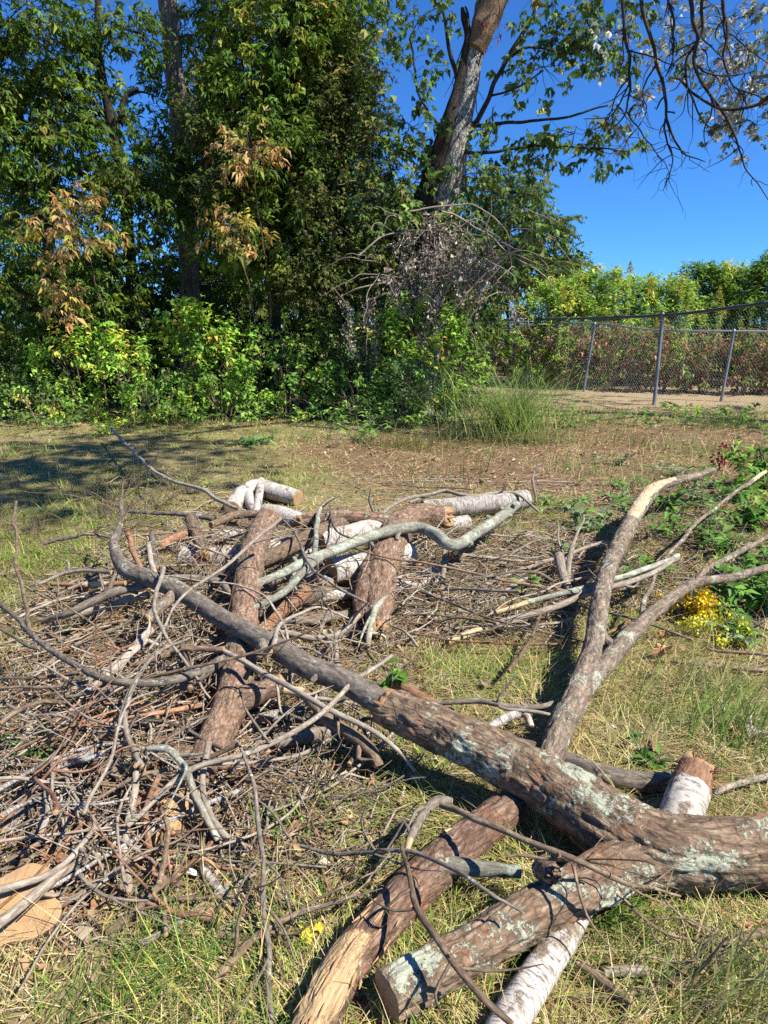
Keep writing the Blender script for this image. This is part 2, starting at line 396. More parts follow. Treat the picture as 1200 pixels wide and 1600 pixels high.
# ------------------------------------------------------------------ ground
def sheet():
    n = 260; t = np.linspace(-1, 1, n)
    gx = np.sinh(t*5.6)/np.sinh(5.6)*420
    gy = np.sinh(np.linspace(-.82, 1, n)*5.6)/np.sinh(5.6)*600+4
    X, Y = np.meshgrid(gx, gy); Z = ground_z(X, Y)
    V = np.stack([X, Y, Z], 2).reshape(-1, 3)
    i = (np.arange(n-1)[:, None]*n+np.arange(n-1)[None]).ravel(); Q = np.stack([i, i+1, i+n+1, i+n], 1)
    mb = MB(); mb.add(V, [(Q, 0)])
    m, nt = mat('ground_turf'); k = NT(nt); pos = k.n('NewGeometry').outputs['Position']
    sep = k.n('SeparateXYZ'); k.l(pos, sep.inputs[0]); x, y = sep.outputs[0], sep.outputs[1]
    big = k.noise(pos, .9, 4, .6); mid = k.noise(pos, 7, 5, .7); fine = k.noise(pos, 55, 5, .75)
    fine2 = k.noise(k.mul(pos, (1, 1.6, 1)), 140, 3, .7)
    turf = k.mix(k.ramp(mid, [(.4, 0.), (.62, 1.)]), (.22, .19, .08), (.38, .30, .155))
    turf = k.mix(k.ramp(big, [(.46, 0.), (.6, .55)]), turf, (.14, .165, .05))
    mulch = k.mix(k.ramp(fine, [(.36, 0.), (.62, 1.)]), (.10, .062, .036), (.30, .195, .115))
    mulch = k.mix(k.ramp(big, [(.52, 0.), (.68, .4)]), mulch, (.20, .175, .085))
    litter = k.mix(k.ramp(fine, [(.4, 0.), (.6, 1.)]), (.12, .085, .055), (.36, .27, .17))
    dry = k.mix(k.ramp(fine, [(.35, 0.), (.65, 1.)]), (.28, .2, .11), (.46, .36, .22))
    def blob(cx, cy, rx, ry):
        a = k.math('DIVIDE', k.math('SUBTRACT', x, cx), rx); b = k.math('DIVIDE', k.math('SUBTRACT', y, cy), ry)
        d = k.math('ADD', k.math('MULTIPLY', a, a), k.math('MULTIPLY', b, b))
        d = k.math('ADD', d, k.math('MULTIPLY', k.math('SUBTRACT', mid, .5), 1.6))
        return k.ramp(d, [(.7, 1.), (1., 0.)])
    c = k.mix(blob(3.2, 9.2, 5.0, 2.9), turf, mulch)
    c = k.mix(blob(-.75, 2.3, .8, .9), c, litter); c = k.mix(blob(-.9, 3.6, 1.5, 1.0), c, litter)
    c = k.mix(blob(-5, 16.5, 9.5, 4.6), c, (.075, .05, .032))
    far = k.ramp(k.math('SUBTRACT', y, 13.2), [(.1, 0.), (.9, 1.)]); right = k.ramp(k.math('MULTIPLY', k.math('SUBTRACT', x, 2.2), .5), [(0., 0.), (.6, 1.)])
    c = k.mix(k.math('MULTIPLY', far, right), c, dry)
    c = k.mix(1., c, k.ramp(fine2, [(.3, (.55, .55, .55)), (.7, (1.35, 1.35, 1.35))]), 'MULTIPLY')
    k.out(c, .95, k.bump(k.math('ADD', fine, fine2), 1., .012), .1)
    o = mb.build('ground', m, origin=(0, 0, 0)); tag(o, 'dry patchy lawn with bare mulched strip running back to the fence', 'ground', None, 'structure')
sheet()

# ------------------------------------------------------------------ grass
def zone(x, y):
    """0..1 amounts: mulch strip, litter under the brush, tree shade floor"""
    q = np.stack([x*1.3, y*1.3, 0*x], 1); w = fbm(q, 3, 9)*.55
    mu = np.clip(1.5-(((x-3.2)/5.0)**2+((y-9.2)/2.9)**2)*1.4+w, 0, 1)
    li = np.clip(1.5-(((x+.75)/.8)**2+((y-2.3)/.9)**2)*1.4+w, 0, 1)
    li = np.maximum(li, .7*np.clip(1.5-(((x+.9)/1.5)**2+((y-3.6)/1.)**2)*1.4+w, 0, 1))
    return mu, li
def grass():
    mb = MB()
    for y0, y1, dens, Ls, Ws in ((.9, 2.2, 6800, .11, .0024), (2.2, 3.6, 4600, .11, .0028), (3.6, 6., 2300, .10, .0038), (6., 9., 1150, .08, .0052), (9., 14.5, 560, .085, .0075)):
        hw = .8*y1+1.0; n = int((y1-y0)*2*hw*dens)
        x = R.uniform(-hw, hw, n); y = R.uniform(y0, y1, n)
        keep = np.abs(x) < .8*y+1.0; x, y = x[keep], y[keep]
        mu, li = zone(x, y)
        gr = fbm(np.stack([x*.8, y*.8, 0*x+3], 1), 3, 21)+.35*fbm(np.stack([x*3.2, y*3.2, 0*x], 1), 2, 31)
        keep = R.random(len(x)) < np.clip(1-.86*mu*np.clip(1.05-1.1*np.maximum(gr, 0), .15, 1)-.80*li, .05, 1)*np.clip(.8+.8*gr, .25, 1)
        x, y, mu, li, gr = x[keep], y[keep], mu[keep], li[keep], gr[keep]; n = len(x)
        # the greener tufts at the bottom and round the fork log
        gb = np.zeros(n)
        for px, py, rx, ry in ((230, 1530, 90, 40), (1000, 1450, 110, 40), (1130, 1230, 70, 30), (760, 1060, 110, 30), (1000, 1130, 60, 30), (60, 900, 100, 60), (150, 790, 160, 50), (460, 770, 60, 20)):
            c = G(px, py); s = mpp(c); dy = (G(px, py-ry)-G(px, py+ry))[1]/2
            gb = np.maximum(gb, np.exp(-((x-c[0])/(rx*s))**2-((y-c[1])/dy)**2))
        pg = np.clip(.26+.55*gr+.5*gb-.12*mu+.28*np.clip((-x-1.)/2, 0, 1)*(y > 4.5), .03, .85)
        green = R.random(n) < pg
        col = pick([((.52, .42, .185), 4), ((.42, .33, .13), 3), ((.64, .55, .31), 2), ((.24, .16, .075), 2.2)], n, .2)
        g2 = pick([((.16, .25, .035), 3.4), ((.26, .32, .055), 3), ((.35, .36, .085), 2.6), ((.085, .16, .022), 2.2)], n, .2)
        col[green] = g2[green]
        L = Ls*np.exp(np.clip(R.normal(0, .4, n), -1, .9))*np.where(green, .8, 1.05)*(1+.3*gb); Wd = Ws*R.uniform(.6, 1.4, n)*np.where(green, 1.1, .9)
        sw = fbm(np.stack([x*2.1, y*2.1, 0*x+8], 1), 2, 44)*6
        head = sw+R.normal(0, .9, n)
        l0 = np.clip(np.where(green, R.normal(.9, .35, n), R.normal(1.2, .3, n)), 0, 1.5); l1 = l0+np.abs(R.normal(.75, .4, n)); l1 = np.clip(l1, 0, 1.75)
        z = ground_z(x, y)+R.uniform(0, .012, n)
        blade_batch(mb, np.stack([x, y, z], 1), head, L, Wd, l0, l1, col)
    o = mb.build('grass', M['grass'], origin=(0, 0, 0)); tag(o, 'matted straw coloured lawn grass mixed with green tufts', 'grass', None, 'stuff')
grass()

def scatter_zone(n, w):
    """random ground points; w(mu, li, x, y) gives the chance to keep each one"""
    y = 1.0+(15.5-1.0)*R.random(n)**1.55; hw = .8*y+.9; x = R.uniform(-1, 1, n)*hw
    mu, li = zone(x, y); k = R.random(n) < w(mu, li, x, y); return x[k], y[k]
def litter():
    mb = MB()
    x, y = scatter_zone(80000, lambda mu, li, x, y: np.clip(.06+.55*mu+.9*li+.5*((y > 11.3) & (x < 2)), 0, 1)); n = len(x)
    z = ground_z(x, y)+R.uniform(.003, .03, n); a = R.uniform(0, 2*pi, n)
    ax = np.stack([np.cos(a), np.sin(a), R.normal(.05, .3, n)], 1); up = np.stack([R.normal(0, .45, n), R.normal(0, .45, n), np.ones(n)], 1)
    L = .017*np.exp(np.clip(R.normal(0, .5, n), -1.2, 1.1))*(1+.08*y); col = pick([((.29, .195, .105), 4), ((.38, .27, .15), 3), ((.17, .105, .06), 3), ((.32, .16, .075), 1.3), ((.50, .42, .29), .7), ((.46, .36, .17), .8)], n, .2)
    leaf_batch(mb, np.stack([x, y, z], 1), ax, up, L, L*R.uniform(.25, .75, n), col, .35, .35)
    o = mb.build('leaf_litter', M['dry'], origin=(0, 0, 0)); tag(o, 'brown crumbled leaf litter and wood chips strewn over the ground', 'leaf litter', None, 'stuff')
    mb = MB()
    x, y = scatter_zone(23000, lambda mu, li, x, y: np.clip(.03+.62*mu+.25*li, 0, 1)); n = len(x)
    z = ground_z(x, y)+R.uniform(.004, .03, n); a = R.normal(.2, 1.1, n); L = .06*np.exp(np.clip(R.normal(0, .6, n), -1, 1.4))*(1+.1*y)
    A = np.stack([x, y, z], 1); B = A+np.stack([np.cos(a)*L, np.sin(a)*L, np.abs(R.normal(0, .12, n))*L], 1)
    prisms(mb, A, B, .0012+.00028*y, .0008+.0002*y)
    o = mb.build('straw_debris', M['straw'], origin=(0, 0, 0)); tag(o, 'cut dead stalks and straw lying over the bare brown strip', 'straw debris', None, 'stuff')
litter()
# ------------------------------------------------------------------ foliage helpers
def ells_px(lst):
    out = []
    for e in lst:
        px, py, Y, rx, ry, n = e[:6]; c = P(px, py, Y); s = mpp(c)
        out.append((c, np.array((rx*s, (e[6] if len(e) > 6 else .8*(rx+ry)/2*s), ry*s)), n))
    return out
def crown(lm, bm, attach, ells, per, L, Wr, pal, droop=.5, spread=.42, twig=.006, limb=.03, dead=None, groupjit=.16, shell=.55, tilt=.5, dens=1.):
    """leaf sprays filling ellipsoids; limbs run from the attach line (n,3) into each of them"""
    attach = np.asarray(attach, float)
    for c, r, n in ells:
        n = int(n*dens)
        d = nrm(R.normal(0, 1, (n, 3))); rad = shell+(1-shell)*R.random((n, 1)); rad = np.where(R.random((n, 1)) < .75, rad, R.random((n, 1)))
        lump = 1+.28*fbm(d*2.1+R.uniform(0, 40), 2, 3)[:, None]
        C = c+d*r*rad*lump; C[:, 2] = np.maximum(C[:, 2], .12)
        out = nrm(d*np.array((1, 1, .6))+np.array((0, 0, -.15))+R.normal(0, .45, (n, 3)))
        # limbs
        low = attach.copy(); i = np.argmin(np.linalg.norm(attach-c, axis=1)+np.maximum(0, attach[:, 2]-c[2]+.3*r[2])*3); a = attach[i]
        midp = (a+c)/2+np.array((0, 0, .12*np.linalg.norm(c-a)))
        tube(bm, [a, midp, c, c+(c-midp)*.35], [limb, limb*.7, limb*.42, limb*.1], 6, .12, limb*1.5)
        nodes = np.vstack([midp+(c-midp)*t for t in np.linspace(.2, 1, 6)]+[c+r*.45*nrm(R.normal(0, 1, 3)) for _ in range(max(2, n//14))])
        for q in nodes[6:]: prisms(bm, c[None]+R.normal(0, .02, (1, 3)), q[None], limb*.4, limb*.2, 0, -.05, 5)
        near = nodes[np.argmin(np.linalg.norm(C[:, None]-nodes[None], axis=2), 1)]
        prisms(bm, near, C, twig*1.3, twig*.7, 0, .06)
        prisms(bm, C, C+out*spread, twig*.7, twig*.3, 0, .1)
        # leaves
        m = max(1, per//3); N = n*m; t = R.random((n, m))**.8
        base = (C[:, None]+out[:, None]*(spread*t)[:, :, None]-np.array((0, 0, 1.))*(.1*spread*np.sin(t*pi))[:, :, None]).reshape(-1, 3)
        O = np.repeat(out, m, 0); lat = nrm(np.cross(O, np.array((0, 0, 1.)))+1e-4)*R.choice([-1, 1], (N, 1))
        ax = nrm(O*.55+lat*R.uniform(.3, 1.1, (N, 1))+R.normal(0, .35, (N, 3))+np.array((0, 0, -droop)))
        base = base+R.normal(0, .055, (N, 3))*spread/.42
        up = np.array((0, 0, 1.))+R.normal(0, tilt, (N, 3))
        ck = pick(pal, n, groupjit); mixk = R.random(N) < .22
        col = np.repeat(ck, m, 0)*np.exp(R.normal(0, .2, (N, 1))); other = pick(pal, N, .15); col[mixk] = other[mixk]
        base = np.repeat(base, 3, 0); a0 = np.repeat(ax, 3, 0); up = np.repeat(up, 3, 0); col = np.repeat(col, 3, 0)*np.exp(R.normal(0, .08, (N*3, 1)))
        sd3 = nrm(np.cross(a0, up)); k3 = np.tile(np.array([-.85, 0., .85]), N)[:, None]; ax = nrm(a0+sd3*k3+R.normal(0, .15, (N*3, 3)))
        base = base+a0*(.18*L)*(1-np.abs(k3)*.9); ll = L*np.exp(R.normal(0, .3, N*3))*(1-.18*np.abs(k3[:, 0]))
        leaf_batch(lm, base, ax, up, ll, ll*Wr*R.uniform(.75, 1.15, N*3), np.clip(col, .004, .9), .22, .28)
def tree(name, label, cat, trunk, widths, ells, per, L, Wr, pal, barkm='trunkdark', dens=2.3, group=None, px=True, forks=(), attach_from=.25, leafname='crown', **kw):
    pts = [P(*q) if px else np.array(q) for q in trunk]; rad = [w/2*mpp(p) if px else w for w, p in zip(widths, pts)]
    b = pts[0].copy(); b[2] = 0; t = thing(name, label, cat, b, group)
    tm = MB(); C, r = tube(tm, pts, rad, 14, .12, .03, lambda bc, s, th: .10*bc_r(bc)*fbm(bc*np.array((9, 9, 2.5)), 3, 4), cap=('tip', 'tip'))
    tm.build('trunk', M[barkm], t)
    bm = MB(); lm = MB()
    for f in forks:
        fp = [P(*q[:3]) for q in f]; tube(bm, fp, [q[3]/2*mpp(p) for q, p in zip(f, fp)], 7, .1, .03)
    at = [C[int(len(C)*attach_from):]]+[np.array([P(*q[:3]) for q in f]) for f in forks]
    crown(lm, bm, np.vstack(at), ells_px(ells) if px else ells, per, L*1.12, Wr, pal, dens=dens, **kw)
    bm.build('branches', M[barkm], t); lm.build(leafname, M['leaf'], t)
    return t
def bc_r(bc): return np.sqrt(bc[:, 0]**2+bc[:, 1]**2)

LATER = []
DK = [((0.086, 0.146, 0.022), 4), ((0.114, 0.198, 0.024), 4), ((0.171, 0.239, 0.027), 2), ((0.068, 0.112, 0.022), 2), ((0.190, 0.209, 0.033), .9)]
MD = [((0.103, 0.185, 0.025), 4), ((0.155, 0.246, 0.029), 4), ((0.223, 0.293, 0.033), 2), ((0.077, 0.139, 0.022), 2)]
YL = MD+[((.25, .24, .04), 1.2), ((.32, .22, .05), .5)]
OLV = [((0.107, 0.135, 0.034), 4), ((0.158, 0.183, 0.040), 3), ((0.086, 0.114, 0.029), 3), ((0.229, 0.216, 0.058), 1)]
ORG = [((.40, .24, .08), 3), ((.48, .34, .14), 3), ((.34, .18, .07), 1.5), ((.40, .34, .06), 2.5), ((.17, .22, .035), 3.5)]

tree('tree', 'dark leafy tree at the wood edge, its trunk outside the frame on the left', 'tree', [(-70, 650, 13.6), (-60, 400, 13.6), (-40, 150, 13.6), (-10, -90, 13.6)], [20, 17, 13, 6],
     [(10, 40, 13.2, 120, 85, 75), (-70, 200, 13.2, 110, 110, 60), (50, 215, 13.3, 95, 75, 62), (-20, 430, 13.0, 90, 90, 55), (60, 130, 13.6, 90, 70, 40), (-30, -120, 13.4, 150, 100, 60)], 36, .11, .36, DK+[((.2, .2, .03), .7)], dens=1.75, group='trees at the wood edge')
tree('tree', 'slim crooked tree with forked dark stem left of the straight dark trunk', 'tree', [(222, 655, 14), (207, 470, 14), (196, 300, 14), (188, 250, 14), (170, 170, 14), (152, 60, 14), (165, -80, 14)], [22, 20, 18, 18, 14, 11, 6],
     [(112, 150, 13.6, 75, 45, 34), (95, 275, 13.4, 110, 60, 66), (215, 290, 13.4, 60, 50, 34), (140, 400, 13.3, 115, 75, 78), (165, 25, 14.2, 50, 40, 16), (130, 490, 13.1, 95, 50, 44), (215, 50, 14.2, 28, 40, 12), (240, 150, 14.3, 22, 28, 6)], 36, .11, .36, DK, dens=1.5, group='trees at the wood edge',
     forks=[[(187, 190, 14, 12), (198, 150, 14, 9), (216, 138, 14, 6)], [(178, 200, 14, 9), (150, 165, 14, 7), (120, 150, 13.8, 5)], [(196, 300, 14, 10), (150, 280, 13.8, 8), (80, 250, 13.6, 5)], [(168, 150, 14, 8), (150, 95, 14, 6), (80, 60, 13.8, 4)]])
tree('tree', 'tall tree with straight thick dark trunk rising out of view', 'tree', [(301, 650, 15.5), (297, 470, 15.5), (293, 340, 15.5), (283, 200, 15.5), (270, 100, 15.5), (262, 0, 15.5), (248, -150, 15.5)], [40, 33, 30, 30, 29, 28, 22],
     [(400, -60, 15.5, 120, 90, 66), (320, 60, 16.4, 40, 80, 26), (330, 255, 14.9, 60, 65, 44), (272, 275, 14.6, 50, 50, 34), (310, 150, 16.6, 55, 70, 40), (225, 240, 16.4, 50, 80, 24), (250, 420, 16.4, 90, 90, 50), (230, -160, 15.5, 200, 80, 60), (360, 440, 16.4, 70, 90, 46)], 36, .11, .35, DK+[((.13, .16, .03), 1.5)], 'trunk', group='trees at the wood edge',
     forks=[[(287, 240, 15.5, 14), (320, 180, 15.3, 10), (380, 120, 15.2, 7)]])
tree('tree', 'bushy bright topped tree in the middle of the wood edge', 'tree', [(435, 655, 14.4), (428, 450, 14.4), (440, 250, 14.4), (455, 50, 14.4), (460, -120, 14.4)], [22, 19, 16, 12, 6],
     [(440, 50, 13.8, 110, 75, 110), (505, 140, 13.9, 75, 90, 84), (395, 165, 13.6, 80, 75, 76), (455, 255, 13.5, 95, 65, 86), (390, 350, 13.6, 80, 60, 60), (470, 380, 13.5, 80, 80, 70), (525, 20, 14.2, 55, 55, 40), (470, -110, 14, 120, 70, 40)], 39, .11, .35, YL, group='trees at the wood edge')
tree('tree', 'fine leaved olive green tree at the edge of the open sky', 'tree', [(525, 655, 13.6), (530, 450, 13.6), (540, 250, 13.6), (548, 90, 13.6)], [16, 14, 11, 5],
     [(545, 190, 13.4, 42, 85, 90), (535, 320, 13.1, 60, 80, 110), (500, 430, 13.0, 80, 65, 90), (340, 190, 13.3, 45, 50, 50), (360, 275, 13.2, 60, 45, 50), (560, 90, 13.6, 28, 45, 24), (575, 400, 13.0, 40, 60, 46), (578, 250, 13.4, 20, 60, 24)], 42, .055, .40, OLV, group='trees at the wood edge', spread=.35, twig=.004, droop=.25)
for i, (x, lab, ells) in enumerate(((70, 'shaded background tree deep in the wood behind the crooked tree', [(-40, 330, 18, 140, 120, 60), (60, 470, 17.5, 130, 110, 70), (160, 540, 17, 100, 80, 40)]),
                                (420, 'shaded background tree deep in the wood behind the bushy tree', [(330, 360, 18, 100, 130, 60), (430, 480, 17.5, 120, 110, 66), (470, 250, 18, 90, 120, 50), (300, 520, 17, 90, 80, 40)]),
                                (800, 'shaded background tree behind the sumac', [(800, 330, 19, 55, 55, 34), (850, 400, 19, 50, 50, 34), (760, 410, 19, 70, 70, 50), (890, 440, 19, 40, 40, 26)]),
                                (620, 'shaded background tree deep in the wood behind the leaning trunk', [(600, 400, 16.5, 60, 90, 64), (660, 400, 17, 60, 70, 50), (690, 500, 16.5, 90, 80, 60), (560, 530, 16.5, 90, 80, 50), (610, 330, 17, 40, 50, 14)]))):
    dY = 6 if x == 800 else 0
    tree('tree', lab, 'tree', [(x, 590 if dY else 620, 18+dY), (x+8, 480, 18+dY), (x-5, 400 if dY or x == 620 else 150, 18+dY)], [10, 9, 6] if dY else [24, 20, 10], [(a, b_, c_+dY, d_, e_, int(f_*(1.5 if dY else 1))) for a, b_, c_, d_, e_, f_ in ells], 30, .13, .45, DK, group='trees at the wood edge')

GT = 'shaded thicket deep in the wood'
for k, (px, yt, w, Y) in enumerate(((-60, 380, 220, 19), (40, 440, 200, 17.5), (130, 400, 200, 19), (215, 450, 180, 17), (300, 420, 190, 18.5), (380, 400, 190, 19.5), (460, 430, 180, 17.5), (540, 420, 180, 18.5), (620, 400, 180, 19), (690, 440, 170, 17.5), (760, 450, 150, 25), (-160, 400, 220, 18))):
    LATER.append((px, yt, w, Y))
# sumac behind the leaning trunk: long drooping feather leaves of many leaflets
def pinnate(lm, bm, A, D, Lr, nl, L, Wr, pal):
    n = len(A); D = nrm(D); sd_ = nrm(np.cross(D, np.array((0, 0, 1.)))+1e-4)
    mid = A+D*Lr*.5+np.array((0, 0, .04)); B = A+D*Lr-np.array((0, 0, .22))*Lr
    prisms(bm, A, B, .004, .002, 0, -.08)
    for q in range(nl):
        t = .15+.85*q/(nl-1)
        c = A+(B-A)*t+np.array((0, 0, .3))*Lr*t*(1-t); ck = pick(pal, n, .15)
        for sgn in (-1, 1):
            ax = D*.45+sd_*sgn+np.array((0, 0, -.55))+R.normal(0, .12, (n, 3))
            leaf_batch(lm, c, ax, np.array((0, 0, 1.))+R.normal(0, .2, (n, 3)), L*(1-.35*t)*np.ones(n), L*Wr*np.ones(n), ck, .15, .2)
def sumac():
    b = P(800, 590, 22.7); b[2] = 0; t = thing('sumac', 'sumac with drooping feathery leaves behind the leaning trunk', 'tree', b)
    tm = MB(); bm = MB(); lm = MB()
    C, _ = tube(tm, [P(800, 640, 22.7), P(795, 520, 22.7), P(790, 420, 22.5), P(800, 330, 22.5)], [.06, .05, .04, .02], 8, .1, .04); tm.build('trunk', M['trunkdark'], t)
    pal = [((.05, .10, .02), 4), ((.08, .14, .025), 4), ((.16, .19, .03), 2), ((.3, .26, .04), .8)]
    for px, py, Y, rx, ry, n in ((795, 300, 22.1, 70, 55, 40), (855, 350, 22.0, 42, 35, 31), (770, 400, 21.7, 85, 60, 48), (880, 415, 22.5, 28, 40, 16), (820, 440, 21.9, 70, 50, 40), (745, 280, 21.7, 30, 45, 14)):
        c = P(px, py, Y); s = mpp(c); d = nrm(R.normal(0, 1, (n, 3))*np.array((1, 1, .7))); n = int(n*2.2); d = nrm(R.normal(0, 1, (n, 3))*np.array((1, 1, .7))); A = c+d*np.array((rx, (rx+ry)*.5, ry))*s*R.uniform(.2, .85, (n, 1))
        a = C[np.argmin(np.linalg.norm(C-c, axis=1))]; tube(bm, [a, (a+c)/2+np.array((0, 0, .1)), c], [.03, .02, .01], 6, .1, .03)
        prisms(bm, np.repeat(c[None], n, 0), A, .009, .006)
        pinnate(lm, bm, A, d*np.array((1, 1, .4))+R.normal(0, .2, (n, 3)), .60, 10, .18, .32, pal)
    bm.build('branches', M['trunkdark'], t); lm.build('crown', M['leaf'], t)
sumac()

# the leaning half-dead trunk
def leaning():
    Y = 13.3
    tr = [(652, 640, Y, 74), (664, 520, Y, 70), (676, 430, Y, 66), (692, 330, Y, 58), (710, 245, Y, 48), (728, 160, Y, 38), (740, 85, Y, 36), (752, 50, Y, 44), (768, -10, Y, 48), (782, -90, Y, 42), (790, -190, Y, 30)]
    pts = [P(*q[:3]) for q in tr]; b = pts[0].copy(); b[2] = 0
    t = thing('tree', 'leaning half dead tree with peeling pale trunk and vines', 'tree', b)
    tm = MB(); C, r = tube(tm, pts, [q[3]*.39*mpp(p) for q, p in zip(tr, pts)], 22, .05, .03, lambda bc, s, th: .14*bc_r(bc)*fbm(bc*np.array((9, 9, 2)), 3, 8), cap=('broken', 'broken'), capmat=0)
    tm.build('trunk', M['trunkpale'], t)
    # dark rotten slab with its bark still on, along the left of the trunk
    dm = MB(); dl = [(626, 640, 40), (640, 500, 42), (652, 400, 42), (667, 310, 38), (687, 235, 30), (708, 160, 20), (724, 100, 14), (731, 60, 12), (725, 30, 11), (722, 12, 5)]
    dp = [P(x, y, Y-.03) for x, y, w in dl]; tube(dm, dp, [w/2*mpp(p) for (x, y, w), p in zip(dl, dp)], 16, .05, .04, lambda bc, s, th: .25*bc_r(bc)*fbm(bc*np.array((10, 10, 3)), 3, 18)); dm.build('loose_bark', M['trunkdark'], t)
    um = MB(); ul = [(742, 75, 34), (756, 40, 46), (772, -10, 50), (786, -80, 46)]; upp = [P(x, y, Y-.06) for x, y, w in ul]
    tube(um, upp, [w*.43*mpp(p) for (x, y, w), p in zip(ul, upp)], 18, .04, .05, lambda bc, s, th: .3*bc_r(bc)*fbm(bc*np.array((14, 14, 3)), 3, 28)); um.build('torn_bark', M['brown'], t)
    bm = MB(); lm = MB(); at = [C]
    fk = [[(735, 205, Y, 9), (765, 150, 13.2, 8), (795, 85, 13.1, 7), (832, 25, 13, 6), (850, -40, 13, 5)], [(720, 195, Y, 6), (760, 195, 13.1, 6), (800, 190, 13, 5), (870, 185, 12.9, 4), (950, 165, 12.8, 2.5)], [(700, 240, Y, 6), (770, 238, 13, 5), (850, 228, 12.9, 4), (985, 236, 12.8, 2)],
          [(717, 130, Y, 8), (700, 70, 13.1, 6), (690, 10, 13, 4)], [(705, 215, Y, 6), (660, 160, 13.1, 4), (640, 60, 13, 3)], [(700, 260, Y, 6), (640, 240, 13, 4), (590, 210, 13, 2)], [(790, 95, 13.1, 5), (825, 75, 13, 4), (900, 85, 13, 2.5)], [(765, 150, 13.2, 4), (800, 140, 13, 3), (850, 110, 12.9, 2)], [(738, 100, Y, 9), (733, 40, 13.2, 7), (727, 10, 13.2, 3)]]
    for f in fk:
        fp = [P(*q[:3]) for q in f]; c_, _ = tube(bm, fp, [q[3]/2*mpp(p) for q, p in zip(f, fp)], 6, .08, .04); at.append(c_)
    pal = [((.12, .20, .045), 4), ((.17, .25, .06), 3), ((.08, .14, .035), 3), ((.28, .29, .08), 1)]
    e = ells_px([(870, 45, 13, 60, 40, 22), (930, 70, 12.9, 50, 40, 20), (850, 105, 13, 50, 35, 16), (960, 30, 13, 50, 40, 18), (830, 215, 12.9, 40, 18, 8), (900, 200, 12.9, 70, 16, 13), (930, 232, 12.8, 70, 12, 13), (865, 250, 12.9, 40, 20, 7), (660, 25, 13, 55, 30, 15), (645, 120, 13.1, 40, 40, 11), (640, 200, 13, 60, 30, 24), (615, 265, 13, 50, 45, 30), (600, 340, 13, 50, 45, 34), (655, 300, 13.2, 30, 50, 18), (640, 400, 13, 60, 40, 24), (760, 270, 13, 30, 40, 14), (770, 170, 13, 22, 30, 6), (705, 340, 12.9, 25, 40, 9), (725, 300, 13.2, 22, 40, 8), (660, 380, 12.8, 50, 40, 22), (760, 400, 12.7, 50, 40, 20), (700, 460, 12.6, 70, 30, 22), (690, -70, 13, 110, 60, 20), (880, -60, 13, 120, 60, 26), (810, 340, 13.1, 40, 60, 16)])
    crown(lm, bm, np.vstack(at), e, 22, .11, .62, pal, dens=1.0, droop=.75, spread=.40, twig=.005, limb=.012, tilt=.6)
    e2 = ells_px([(775, 60, 13, 14, 55, 5), (745, 190, 13, 10, 30, 3), (672, 235, 13, 8, 20, 2)])
    crown(lm, bm, C, e2, 8, .075, .5, [((.25, .03, .035), 3), ((.16, .02, .03), 2)], droop=.8, spread=.2, twig=.003, limb=.005)
    # hanging vine stems
    for k in range(44):
        c = C[int(R.uniform(.25, .95)*len(C))]+R.normal(0, .12, 3); d = np.array((R.normal(0, .25), R.normal(-.1, .15), -R.uniform(.5, 1.3)))
        tube(bm, [c, c+d*.4+R.normal(0, .1, 3), c+d], [.01, .008, .004], 5, .1, .05)
    bm.build('branches', M['trunkdark'], t); lm.build('crown', M['leaf'], t)
leaning()

